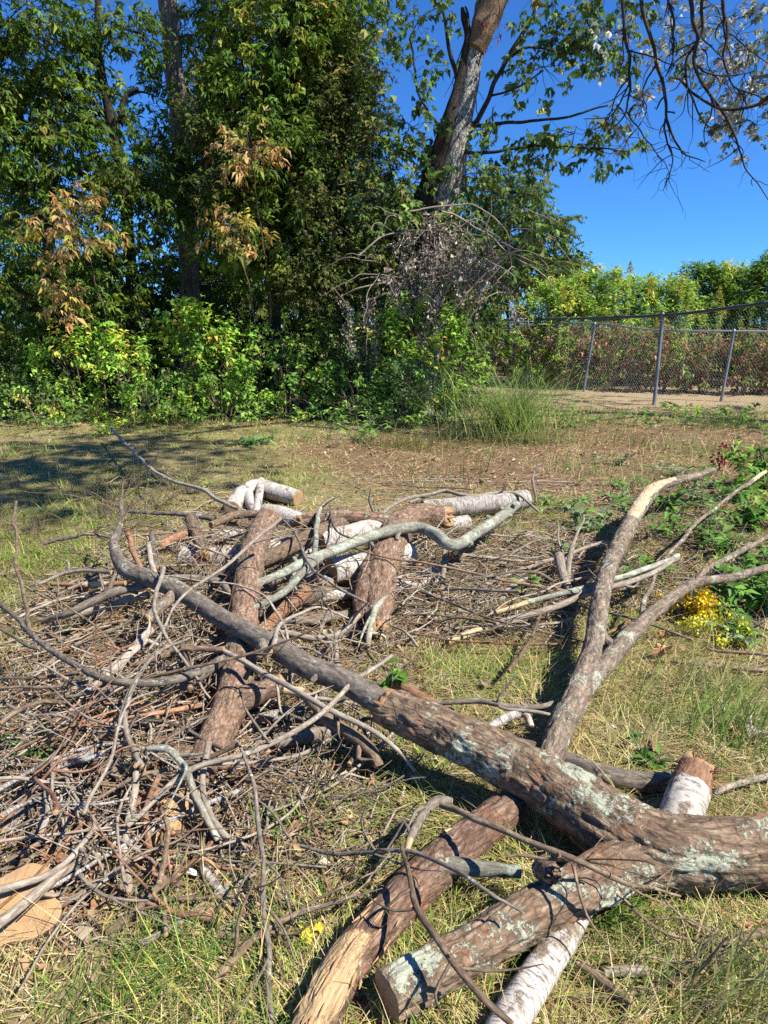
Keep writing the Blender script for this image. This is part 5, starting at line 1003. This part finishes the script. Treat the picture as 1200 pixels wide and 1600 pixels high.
 ('tan stick rising from the debris at the back', 'pale', [(640, 785, 0.150, 5), (690, 768, 0.200, 6), (740, 775, 0.200, 7), (800, 770, 0.200, 6), (842, 800, 0.100, 4)]),
]
for lab, m, pts in L_:
    br(lab, pts, m, 0 if m == 'birch' else 4 if m in ('dark', 'mid') and len(pts) > 3 else 2 if len(pts) > 3 else 0, peel=(lambda s, th: np.clip((.16-s)/.02, 0, 1.4)) if 'pale ended' in lab or 'pale torn' in lab else (lambda s, th: np.clip((s-.8)/.05, 0, 1.4)) if 'splinter tip' in lab else (lambda s, th: np.where(np.abs(s-.62) < .2, .8, 0)) if 'pink bare' in lab else None)

# the anonymous tangle: zones of the pile with the way their sticks lie
def pile_h(x, y): 
    a, b = G(400, 930)[:2], G(210, 1120)[:2]
    return .40*np.exp(-((x-a[0])/1.0)**2-((y-a[1])/.8)**2)+.21*np.exp(-((x-b[0])/.7)**2-((y-b[1])/.7)**2)+.12*np.exp(-((x-.75)/.9)**2-((y-4.6)/.8)**2)+.13*np.exp(-((x+.15)/.9)**2-((y-4.75)/.5)**2)
ZONES = [  # px box, n, heading mean/sd in plan (radians from +X), length range, radius range mm, materials
 ((60, 900, 330, 1010), 20, .35, 0.80, (.4, 1.1), (3.4, 10.8), ['grey', 'mid', 'dark', 'pale']),
 ((60, 1020, 330, 1180), 40, .85, 0.73, (.3, .95), (3.4, 10.8), ['grey', 'mid', 'pale', 'dark', 'rust']),
 ((20, 1190, 380, 1330), 32, .9, 1.16, (.2, .7), (3.4, 10.3), ['mid', 'grey', 'pale', 'rust', 'birchgrey']),
 ((110, 1300, 420, 1450), 20, 1.0, 1.20, (.15, .5), (3.4, 9.3), ['mid', 'pale', 'grey', 'rust']),
 ((380, 960, 620, 1200), 20, .3, 1.20, (.25, .8), (3.4, 10.8), ['mid', 'grey', 'dark', 'pale']),
 ((380, 1200, 600, 1400), 13, .5, .9, (.2, .6), (2., 6), ['mid', 'grey', 'dark']),
 ((620, 850, 900, 990), 34, .15, 0.73, (.35, 1.1), (3.4, 10.8), ['grey', 'pale', 'mid', 'rust', 'dark']),
 ((880, 790, 1200, 960), 30, .35, 0.88, (.35, 1.1), (3.4, 9.8), ['mid', 'grey', 'dark']),
 ((300, 790, 700, 960), 22, .2, 1.20, (.3, 1.0), (3.4, 10.3), ['mid', 'grey', 'dark', 'rust', 'pale']),
 ((160, 760, 420, 880), 12, .5, 1.20, (.4, .9), (3.4, 9.8), ['mid', 'dark', 'grey']),
 ((560, 745, 860, 850), 13, .2, 0.73, (.4, 1.), (3.4, 9.8), ['mid', 'pale', 'rust']),
]
ANON = []
for (x0, y0, x1, y1), n, hm, hs, Lr, rr, ms in ZONES:
    for k in range(n):
        px, py = R.uniform(x0, x1), R.uniform(y0, y1); c = G(px, py); H = float(pile_h(c[0], c[1])); rad = math.exp(R.uniform(math.log(rr[0]), math.log(rr[1])))*1e-3
        near = min(np.hypot(px-(418-118*q), py-(812+430*q)) for q in np.linspace(0, 1, 9)) < 62 or (490 < px < 690 and 800 < py < 960)
        z = rad+.02+H*(R.uniform(.05, .35) if near else R.uniform(.45, 1.3)); c = G(px, py, z); L = R.uniform(*Lr)*(.7+.6*rad/.008); h = R.normal(hm, hs); d = np.array((cos(h), sin(h), 0)); s = R.normal(0, .10, 2); nn = 5
        lat = np.array((-d[1], d[0], 0)); bow = R.normal(0, .14)*L; tlt = R.normal(0, .24)*(H > .08); pts = []
        for i in range(nn):
            u = i/(nn-1)-.5; q = c+d*L*u+lat*(bow*(1-4*u*u)+R.normal(0, .02*L))+np.array((0, 0, 1.))*(tlt*L*u-.25*abs(u)*L*(H > .1)*R.uniform(0, 1)+R.normal(0, .008))
            q[2] = max(q[2], rad*.9+.004); pts.append(q)
        taper = np.linspace(1.15, .45, nn) if R.random() < .5 else np.linspace(.5, 1.1, nn)
        m = ms[int(R.integers(len(ms)))]; sh = int(R.integers(1, 4)) if rad < .006 else int(R.integers(0, 3))
        o = branch_mesh(pts, rad*taper, m, sh, ('cut', 'broken') if rad > .005 else TT, .008+.016*R.random(), 7 if rad > .005 else 5, None, .3).build('branch', [M[m], M['wood']])
        th = 'wispy' if rad < .0035 else 'thin' if rad < .0055 else 'finger thick' if rad < .009 else 'stout'
        sp = 'twiggy' if sh >= 2 else 'bowed' if abs(bow) > .09*L else 'straight'; hh = (h+pi/2) % pi-pi/2
        lie = 'lying crosswise' if abs(hh) < .4 else 'pointing to the trees' if abs(hh) > 1.1 else 'slanting up rightward' if hh > 0 else 'slanting up leftward'
        ld = min(LAND, key=lambda l: (l[1]-px)**2+((l[2]-py)*1.3)**2)[0]
        ANON.append((f"{th} {CN[m]} {sp} branch {lie} near {ld}", px, o))
from collections import defaultdict
grp = defaultdict(list)
for lab, px, o in ANON: grp[lab].append((px, o))
ORD = ['second', 'third', 'fourth', 'fifth', 'sixth', 'seventh', 'eighth']
for lab, L in grp.items():
    L.sort(key=lambda q: q[0])
    for i, (px, o) in enumerate(L):
        short = lab.replace(' of the big log', '').replace('finger thick', 'stick thick').replace('stick thick', 'medium').replace('the low stub with pale bark', 'the pale low stub').replace('the bent birch at the back', 'the bent birch').replace('the grey birch at the back', 'the grey birch').replace('the lichened end of the forked log', 'the lichened end').replace('pointing to the trees', 'pointing away').replace('slanting up rightward', 'slanting rightward').replace('slanting up leftward', 'slanting leftward')
        tag(o, lab.replace('slanting up', 'slanting') if len(L) == 1 else short+(', leftmost such' if i == 0 else ', rightmost such' if i == len(L)-1 else f', {ORD[i-1]} from left'), 'branch', GBR)

for _, _, o in ANON:                                     # keep every label within sixteen words
    if len(o['label'].replace(',', ' ').split()) > 15:
        for w in (' lying', ' such', ' straight', ' bowed', ' twiggy', ' near the'):
            o['label'] = o['label'].replace(w, ' by' if w == ' near the' else '', 1)
            if len(o['label'].replace(',', ' ').split()) <= 15: break
def twig_litter():
    mb = MB(); A = []; B = []
    for (x0, y0, x1, y1), n, hm, hs, L0, L1 in (((280, 800, 860, 950), 900, .2, .7, .08, .4), ((30, 900, 420, 1060), 900, .4, .6, .08, .4), ((0, 1060, 420, 1330), 1500, .8, .7, .06, .32), ((0, 1320, 430, 1480), 800, .7, 1., .03, .16), ((420, 960, 640, 1400), 700, .4, 1., .05, .25), ((600, 820, 920, 1010), 1100, .15, .5, .08, .4), ((860, 760, 1200, 960), 1500, .35, .7, .08, .4), ((140, 740, 420, 880), 500, .6, .9, .08, .35), ((520, 735, 880, 830), 600, .15, .6, .08, .35), ((600, 1050, 900, 1200), 250, .3, .9, .04, .2), ((450, 1300, 1200, 1600), 220, .3, 1., .04, .16)):
        for k in range(int(n*1.1)):
            g = G(R.uniform(x0, x1), R.uniform(y0, y1)); H = float(pile_h(g[0], g[1])); c = g+np.array((0, 0, .006+H*R.uniform(0, 1.0))); c = G(600+FPX*g[0]/depth(g), 800, c[2]) if False else c
            L = math.exp(R.uniform(math.log(L0), math.log(L1))); h = R.normal(hm, hs*1.35+.15); s = R.normal(0, .08+.35*min(1, H*4))
            d = np.array((cos(h), sin(h), s))*L/2; a, b = c-d, c+d; a[2] = max(a[2], .004); b[2] = max(b[2], .004); A.append(a); B.append(b)
    A = np.array(A); B = np.array(B); n = len(A); r = .0014*np.exp(np.clip(R.normal(0, .6, n), -1, 1.3))*(1+.12*A[:, 1]); k = R.choice(4, n, p=[.36, .28, .22, .14])
    for q in range(4):
        s = k == q; i = np.nonzero(s)[0]; prisms(mb, A[i], B[i], r[i]*1.2, r[i]*.6, q, 0., 4)
    o = mb.build('twig_litter', [M['mid'], M['grey'], M['pale'], M['rust']], origin=(0, 0, 0)); tag(o, 'small broken twigs strewn through and around the brush pile', 'twig litter', None, 'stuff')
twig_litter()
def hair_twigs():
    """fine upright sprays rising from the left back of the pile"""
    for k, (px, py, ln, lab) in enumerate(((110, 775, .3, 'fine bare spray standing on the shaded lawn'), (190, 840, .55, 'fine bare spray rising behind the tip of the dark limb'), (225, 800, .5, 'fine bare spray rising right of the dark limb tip'), (160, 810, .45, 'fine bare spray rising left of the dark limb tip'), (270, 780, .4, 'fine bare spray in front of the bent birch'), (300, 760, .4, 'fine bare spray left against the bent birch'), (60, 830, .35, 'fine bare spray at the left above the arched switch'), (700, 880, .3, 'fine bare spray right of the elbow log'), (1000, 850, .4, 'fine bare spray left of the yellow flowers'), (1090, 850, .4, 'fine bare spray above the yellow flowers'), (490, 1230, .25, 'fine dark spray in front of the forked log shadow'), (130, 870, .4, 'fine bare spray over the reddish rod'))):
        b = G(px, py, .05); mb = MB()
        for j in range(9):
            d = nrm(np.array((R.normal(0, .7), R.normal(0, .6), R.uniform(.15, 1.)))); l = ln*R.uniform(.5, 1.25); e = b+d*l; m_ = b+d*l*.5+R.normal(0, .03, 3)
            C, r = tube(mb, [b+R.normal(0, .03, 3)*np.array((1, 1, 0)), m_, e], [.0032, .0024, .001], 4, .04, .015)
            for q in range(3):
                i = int(R.uniform(.3, .95)*len(C)); d2 = nrm(d+R.normal(0, .6, 3)); tube(mb, [C[i], C[i]+d2*l*.2, C[i]+d2*l*.4], [.0017, .0013, .0008], 4, .06, .01)
        o = mb.build('branch', M['mid']); tag(o, lab, 'branch', 'fine twig sprays')
hair_twigs()
# ------------------------------------------------------------------ weeds, flowers, fallen leaves
def tall_grass():
    c = G(800, 690); t = None
    mb = MB(); n = 950; a = R.uniform(0, 2*pi, n); rr = np.abs(R.normal(0, .42, n))
    x = c[0]+np.cos(a)*rr*1.1; y = c[1]+.25+np.sin(a)*rr*.7; right = R.random(n)
    L = R.uniform(.6, 1.5, n); head = np.where(right < .6, R.normal(.1, .5, n), R.normal(pi, .7, n))
    col = pick([((.26, .40, .08), 4), ((.36, .46, .12), 3), ((.45, .48, .17), 2), ((.52, .44, .22), 1.4)], n, .15)
    l0 = np.abs(R.normal(.18, .14, n)); blade_batch(mb, np.stack([x, y, 0*x], 1), head, L, .011*R.uniform(.6, 1.3, n), l0, l0+R.uniform(.5, 1.5, n), col)
    m = 260; x2 = c[0]+.1+R.normal(0, .35, m); y2 = c[1]-.05+R.normal(0, .16, m); L2 = R.uniform(.2, .5, m); h2 = R.normal(-1.5, .8, m)
    blade_batch(mb, np.stack([x2, y2, 0*x2], 1), h2, L2, .009, R.normal(.7, .2, m), R.normal(1.7, .2, m), pick([((.36, .36, .15), 3), ((.45, .38, .2), 3), ((.2, .28, .08), 1)], m, .15))
    o = mb.build('tall_grass_clump', M['grass']); tag(o, 'tall arching clump of bright grass in front of the fence', 'grass clump')
tall_grass()
def tuft(label, px, py, n, L, spread, head, pal, W=.004):
    c = G(px, py); mb = MB(); x = c[0]+R.normal(0, spread, n); y = c[1]+R.normal(0, spread*.7, n); h = R.normal(head, .8, n); l0 = np.abs(R.normal(.45, .25, n))
    blade_batch(mb, np.stack([x, y, ground_z(x, y)], 1), h, L*np.exp(R.normal(0, .3, n)), W*R.uniform(.7, 1.3, n), l0, l0+R.uniform(.3, 1.1, n), pick(pal, n, .16)); o = mb.build('grass_tuft', M['grass']); tag(o, label, 'grass tuft', 'longer grass tufts')
GP = [((.10, .21, .03), 4), ((.15, .27, .045), 3), ((.22, .30, .07), 1.5)]
SP = [((.30, .32, .10), 3), ((.42, .36, .17), 3), ((.20, .26, .06), 2)]
tuft('bright green grass tuft in the bottom left grass below the sticks', 270, 1505, 150, .10, .09, .4, GP)
tuft('second bright tuft just right of the bottom left corner', 170, 1570, 110, .10, .09, .2, GP)
tuft('dark green tuft under the fork of the big log', 940, 1425, 120, .10, .05, -.6, GP, .005)
tuft('straw and green tuft at the bottom right corner', 1130, 1570, 420, .15, .12, -.3, SP)
tuft('long pale tuft beside the tall clump of grass', 660, 700, 300, .35, .35, -1., SP, .007)
tuft('pale tuft at the foot of the fence', 930, 660, 300, .35, .5, -1., SP, .008)
tuft('green tuft at the foot of the nearer fence', 1120, 670, 300, .30, .5, -1., GP+SP, .008)
tuft('soft straw tuft by the curled brown leaves', 1090, 1080, 420, .14, .16, -.4, SP)
tuft('straw tuft right of the rotten birch log', 1150, 1150, 420, .16, .16, .3, SP+GP)

for px, py, n, wh in ((860, 690, 160, 'right of the tall clump'), (980, 695, 160, 'before the tall fence post'), (1065, 705, 160, 'on the bare strip before the short post'), (745, 715, 120, 'left in front of the tall clump'), (900, 735, 120, 'on the middle of the bare strip'), (610, 700, 160, 'before the bluish bush'), (1150, 715, 160, 'beside the crimson vine'), (480, 690, 140, 'before the dark green bush'), (1010, 765, 110, 'by the torn pale part of the standing limb'), (700, 745, 110, 'behind the grey birch')):
    tuft('sparse straw tuft '+wh, px, py, n, .26, .3, R.uniform(-2, 1), SP+GP[:1], .006)
def weed(label, px, py, h, n, L, Wr, pal, spread=.15, group='leafy weeds', stems=5, Y=None, narrow=False):
    b = G(px, py); t = thing('weed', label, 'weed', b, group); bm = MB(); lm = MB()
    for k in range(stems):
        e = b+np.array((R.normal(0, spread), R.normal(0, spread), h*R.uniform(.6, 1.1))); C, _ = tube(bm, [b+R.normal(0, spread*.3, 3)*np.array((1, 1, 0)), (b+e)/2+np.array((0, 0, h*.12)), e], [.004, .003, .0015], 5, .05, .01)
        m = max(4, n//stems); i = (R.uniform(.15, 1, m)*(len(C)-1)).astype(int); a = R.uniform(0, 2*pi, m); ax = np.stack([np.cos(a), np.sin(a), R.normal(.25, .35, m)], 1); ll = L*np.exp(R.normal(0, .25, m))
        leaf_batch(lm, C[i], ax, np.array((0, 0, 1.))+R.normal(0, .3, (m, 3)), ll, ll*Wr, pick(pal, m, .18), .2, .3)
    bm.build('stems', M['green'], t); lm.build('leaves', M['leaf'], t)
GG = [((0.117, 0.247, 0.039), 4), ((0.169, 0.325, 0.052), 3), ((0.091, 0.182, 0.039), 2)]
GS = [((0.192, 0.276, 0.120), 3), ((0.264, 0.336, 0.180), 3), ((0.144, 0.228, 0.072), 2)]
for a in (('narrow leaved green clump on the left slope of the pile', 62, 1185, .12, 130, .075, .2, GG, .06), ('small green seedling in the middle of the left slope', 228, 1108, .1, 26, .05, .55, GG, .04),
          ('thin sapling sprout left of the lichened end of the forked log', 612, 1085, .16, 22, .06, .6, GG, .05), ('green sprig on the elbow log base', 608, 975, .1, 20, .055, .55, GG, .04),
          ('grey green leafy cut spray lying behind the standing limb', 940, 835, .16, 150, .075, .5, GS, .22), ('fresh leafy spray above the grey green one', 985, 800, .18, 110, .08, .5, GG+GS, .2),
          ('low weeds with broad leaves under the right branches', 1060, 840, .18, 110, .08, .45, GG, .22), ('dark leafy weed at the right edge by the pale snapped branch', 1190, 765, .42, 170, .12, .4, GG, .2), ('leafy weed right of the snapped limb tip', 1180, 830, .3, 150, .10, .4, GG, .22),
          ('large leaved weed above the yellow flowers at the right edge', 1150, 930, .22, 120, .085, .42, GG, .18), ('narrow leaved weed at the right edge beside the flowers', 1200, 900, .3, 150, .1, .28, GG, .2), ('bluish weed below the yellow flowers', 1145, 1000, .1, 60, .06, .55, GS, .08), ('green weed behind the yellow flowers', 1105, 955, .15, 80, .08, .3, GG, .1),
          ('low weeds beside the dry strip in front of the tall post', 960, 725, .16, 60, .06, .5, GS, .15), ('weeds growing along the nearer fence', 1010, 665, .3, 120, .09, .45, GG, .5), ('weeds under the fence at the right', 1150, 665, .35, 120, .09, .4, GG, .5),
          ('dark creeping leaves on the shaded lawn', 385, 695, .1, 110, .09, .5, BB, .35), ('small weeds on the lawn before the bushes', 310, 660, .25, 90, .09, .45, GG, .35), ('weeds by the bright corner bush', 165, 680, .3, 120, .09, .5, BR, .3), ('straggly weeds under the bluish bush', 520, 670, .4, 130, .08, .35, GG, .4), ('straggly green weeds left of the tall grass clump', 710, 640, .6, 200, .1, .3, BG, .4),
          ('small weed on the bare strip near the pile', 845, 790, .1, 40, .06, .5, GG, .1), ('weed between the clearing and the standing limb', 820, 930, .12, 50, .06, .5, GG, .12), ('leafy weed at the foot of the dark log', 1010, 1195, .08, 40, .06, .3, GG, .06), ('green leaves under the pale stick in the clearing', 715, 985, .1, 40, .06, .5, GG, .1), ('seedlings beside the rod at the left of the pile', 130, 985, .06, 40, .05, .5, GG, .1), ('seedlings in front of the pile log stub', 420, 1290, .06, 30, .04, .5, GG, .05), ('leafy tuft low on the left slope of the pile', 190, 1235, .08, 40, .06, .25, GG, .05)):
    weed(*a)
for k, (px, py, wh) in enumerate(((30, 660, 'in front of the dull green bush'), (100, 668, 'at the shaded lawn edge by the brightest bush'), (240, 662, 'in front of the low mixed bush'), (400, 655, 'in front of the yellowing bush'), (460, 662, 'on the leafy ground before the dark green bush'), (590, 672, 'in front of the small leafy bush'), (650, 668, 'left of the tall grass clump'), (890, 668, 'between the tall grass and the nearer fence'), (1085, 660, 'under the nearer fence beyond its tall post'), (560, 690, 'on the dry ground before the bluish bush'))):
    weed('patchy low weeds '+wh, px, py, .32, 170, .085, .42, BG if k % 2 else BR, .5, stems=12)
for px, py, h, n, L, pal, sp, lab in ((885, 800, .14, 90, .07, GG, .22, 'low weeds right of the grey birch at the back'), (1015, 905, .14, 90, .07, GG, .18, 'weeds growing through the fork of the standing limb'), (1040, 800, .22, 130, .085, GG, .25, 'weeds right of the torn pale part of the standing limb'), (1095, 790, .22, 120, .09, GS, .22, 'grey green weeds under the pale snapped branch'),
        (1130, 865, .2, 130, .085, GG, .22, 'broad weeds among the right hand branches'), (1195, 960, .26, 130, .1, GG, .16, 'tall weeds at the right edge below the flowers'), (1150, 780, .34, 170, .10, GG, .2, 'bushy weed below the crimson vine'), (905, 870, .12, 70, .06, GS, .15, 'seedlings by the stubby upright branches'), (1060, 745, .14, 80, .07, GS, .25, 'sparse weeds under the snapped limb tip'), (960, 760, .1, 60, .06, GG, .25, 'sparse weeds on the bare strip behind the standing limb'), (735, 870, .1, 60, .06, GG, .15, 'weeds among the pale sticks right of the stack'), (790, 850, .12, 80, .06, GG, .18, 'weeds below the grey birch at the back')):
    weed(lab, px, py, h, n, L, .4, pal, sp, stems=9)
bush('bush', 'dark leafy bush at the right edge beyond the pale snapped branch', 'bush', 1215, 690, 110, 6.9, BG, 1.3, .085, stems=6)
bush('bush', 'small leafy bush at the right edge near the propped limb branches', 'bush', 1225, 800, 90, 5.6, BG, 1.3, .075, stems=6)
def redleaf():
    b = G(1118, 745); t = thing('weed', 'small crimson leaved vine beside the snapped limb tip', 'weed', b); lm = MB(); bm = MB(); e = b+np.array((.02, 0, .35)); C, _ = tube(bm, [b, (b+e)/2+np.array((.03, 0, 0)), e], [.006, .004, .002], 5, .05, .01)
    m = 60; i = (R.uniform(.4, 1, m)*(len(C)-1)).astype(int); leaf_batch(lm, C[i]+R.normal(0, .05, (m, 3)), R.normal(0, 1, (m, 3))+np.array((0, 0, -.5)), R.normal(0, 1, (m, 3)), .06, .03, pick([((.22, .02, .03), 3), ((.14, .015, .03), 2)], m, .2)); bm.build('stem', M['rust'], t); lm.build('leaves', M['leaf'], t)
redleaf()
def flowers(label, px, py, wpx, n, pal, z):
    b = G(px, py); t = thing('goldenrod', label, 'flower', b, 'cut goldenrod'); s = mpp(b); bm = MB(); fm = MB(); lm = MB()
    for k in range(9):
        e = b+np.array((R.normal(0, wpx*s*.5), R.normal(0, wpx*s*.35), z*R.uniform(.7, 1.6))); st = b+np.array((R.normal(.25, .1), R.normal(-.02, .1), .01)); C, _ = tube(bm, [st, (st+e)/2+np.array((0, 0, .03)), e], [.003, .0025, .0012], 5, .04, .01)
        m = n//9; u = R.random(m)**.7; d = nrm(e-st); pos = e-d*(u*.12)[:, None]+R.normal(0, .018, (m, 3))*(.5+u)[:, None]; pos[:, 2] = np.maximum(pos[:, 2], .01)
        leaf_batch(fm, pos, R.normal(0, 1, (m, 3)), R.normal(0, 1, (m, 3)), .019, .017, pick(pal, m, .15))
        m = 16; i = (R.uniform(.1, .75, m)*(len(C)-1)).astype(int); leaf_batch(lm, C[i], R.normal(0, 1, (m, 3)), np.array((0, 0, 1.))+R.normal(0, .3, (m, 3)), .07, .014, pick(GG, m, .2), .2, .3)
    bm.build('stems', M['green'], t); lm.build('leaves', M['leaf'], t); fm.build('blossom', M['petal'], t)
flowers('deep golden yellow flower spray lying right of the standing limb', 1068, 972, 62, 780, [((.80, .56, .02), 4), ((.74, .46, .015), 2)], .13)
flowers('paler lemon flower spray below the deep golden one', 1112, 1000, 76, 560, [((.72, .66, .06), 4), ((.55, .56, .07), 2)], .09)

def lobed_leaf(label, px, py, size, col, z=.02, kind='maple', curl=.5, group='large fallen leaves', tilt=.4, name='fallen_leaf'):
    c = G(px, py, z); s = size*mpp(c)/2; mb = MB(); n = 40; th = np.arange(n)*2*pi/n
    rad = (.66+.34*np.abs(np.cos(2.5*th))**3+.13*np.sin(11*th+1)+.08*np.sin(17*th)) if kind == 'maple' else (1-.25*np.abs(np.sin(th)))*(.75+.25*np.cos(th)**2)
    rot = R.uniform(0, 2*pi); ph1, ph2 = R.uniform(0, 6, 2); vs = [[0, 0, 0]]; K = 5
    for q in range(1, K+1):
        rr = rad**(q/K)*q/K; vs += list(np.stack([np.cos(th+rot)*rr, np.sin(th+rot)*rr*(1 if kind == 'maple' else .55), curl*rr**2*np.cos(2*th+ph1)*.85+.22*curl*np.sin(5*th+ph2)*rr+.12*curl*np.sin(9*th+7*rr)], 1))
    V = np.array(vs)*s; a, b = R.normal(0, tilt, 2); Rx = np.array([[1, 0, 0], [0, cos(a), -sin(a)], [0, sin(a), cos(a)]]); Ry = np.array([[cos(b), 0, sin(b)], [0, 1, 0], [-sin(b), 0, cos(b)]]); V = V@Rx.T@Ry.T; V = V-np.array((0, 0, min(0, V[:, 2].min()+z)))+c
    m = np.arange(n); m2 = (m+1) % n; F = [(np.stack([0*m, 1+m, 1+m2], 1), 0), (np.concatenate([np.stack([1+q*n+m, 1+(q+1)*n+m, 1+(q+1)*n+m2, 1+q*n+m2], 1) for q in range(K-1)]), 0)]
    cc = np.array(col)*np.exp(R.normal(0, .12, (len(V), 1))); mb.add(V, F, None, np.clip(cc, 0, .9)); o = mb.build(name, M['dry']); tag(o, label, 'leaf', group)
YE = (.62, .46, .03); BN = (.42, .24, .11); TN = (.55, .42, .27); WH = (.58, .57, .50)
for lab, px, py, sz, col, z, kd, cu in (
    ('yellow maple leaf lying left of the reddish log', 481, 1458, 34, YE, .03, 'maple', .4), ('smaller yellow green leaf touching the yellow maple leaf', 498, 1450, 24, (.5, .42, .05), .035, 'maple', .4), ('yellow leaf under the white speckled cut pole', 103, 1302, 26, YE, .02, 'maple', .3), ('yellow leaf below its twin right of the speckled pole', 106, 1313, 16, YE, .02, 'maple', .3), ('large yellow leaf at the left edge of the litter', 14, 1316, 44, YE, .02, 'maple', .3),
    ('grey white leaf underside standing among the lower left sticks', 181, 1292, 36, WH, .05, 'maple', .6), ('pale leaf underside beside the grey speckled pole', 300, 1362, 26, WH, .05, 'oval', .6), ('big curled tan leaf beside the brown branch', 1033, 1034, 46, (.44, .27, .14), .012, 'oval', 1.1), ('curled orange brown leaf under the yellow flowers', 1035, 1000, 28, (.42, .23, .11), .012, 'oval', 1.0), ('whitish crumpled leaf in the grass left of the curled tan leaf', 984, 1040, 13, WH, .01, 'maple', .6),
    ('small white leaf in the grass above the big forked log', 960, 1137, 15, WH, .01, 'maple', .5), ('curled rust leaf right of the rotten birch log', 1150, 1142, 34, (.40, .2, .09), .03, 'maple', .9), ('pale grey crumpled leaf at the right behind the forked log', 1178, 1146, 34, (.42, .38, .33), .03, 'maple', .9), ('dry brown leaf in the clearing before the pile', 757, 1068, 24, (.3, .22, .15), .02, 'maple', .8), ('curled brown leaf heap left of the rotten birch top', 1018, 1172, 30, (.22, .13, .08), .03, 'maple', .9),
    ('yellow leaf fallen under the sticks at lower left', 231, 1441, 14, YE, .02, 'maple', .4), ('white peeled bark chip on the grass by the vertical stick', 345, 1495, 22, WH, .02, 'oval', .5), ('tan leaf on the reddish log', 697, 1298, 22, TN, .14, 'oval', .5), ('brown leaf beside the sawn round', 98, 1385, 20, (.4, .18, .08), .02, 'oval', .5), ('pale flake below the sawn round', 115, 1468, 20, TN, .015, 'oval', .4),
    ('broad rusty leaf between the two brown sticks at lower left', 150, 1418, 34, (.30, .16, .08), .02, 'oval', .5), ('pale tan chip in the grass at lower left', 190, 1420, 18, TN, .02, 'oval', .4), ('grey leaf on the shaded lawn', 225, 705, 14, (.4, .42, .38), .02, 'oval', .4), ('white leaf on grass in front of the dark log', 1002, 1500, 9, WH, .03, 'oval', .4), ('white leaf lying in shade below the lichened end', 652, 1215, 22, WH, .015, 'oval', .4), ('tan torn leaf left of the vertical stick', 207, 1398, 22, TN, .03, 'maple', .7),
    ('white chip in the litter at the left edge', 8, 1342, 16, WH, .015, 'oval', .4), ('pale curled chip low in the left litter', 140, 1560, 24, TN, .02, 'oval', .5), ('pale curled chip at the left bottom edge', 40, 1590, 26, (.6, .5, .3), .02, 'oval', .5), ('rust leaf near the vertical dark stick', 432, 1498, 14, (.36, .14, .06), .02, 'oval', .5)):
    lobed_leaf(lab, px, py, sz, col, z, kd, cu)
for o in list(bpy.data.objects):
    if '_o' in o: del o['_o']
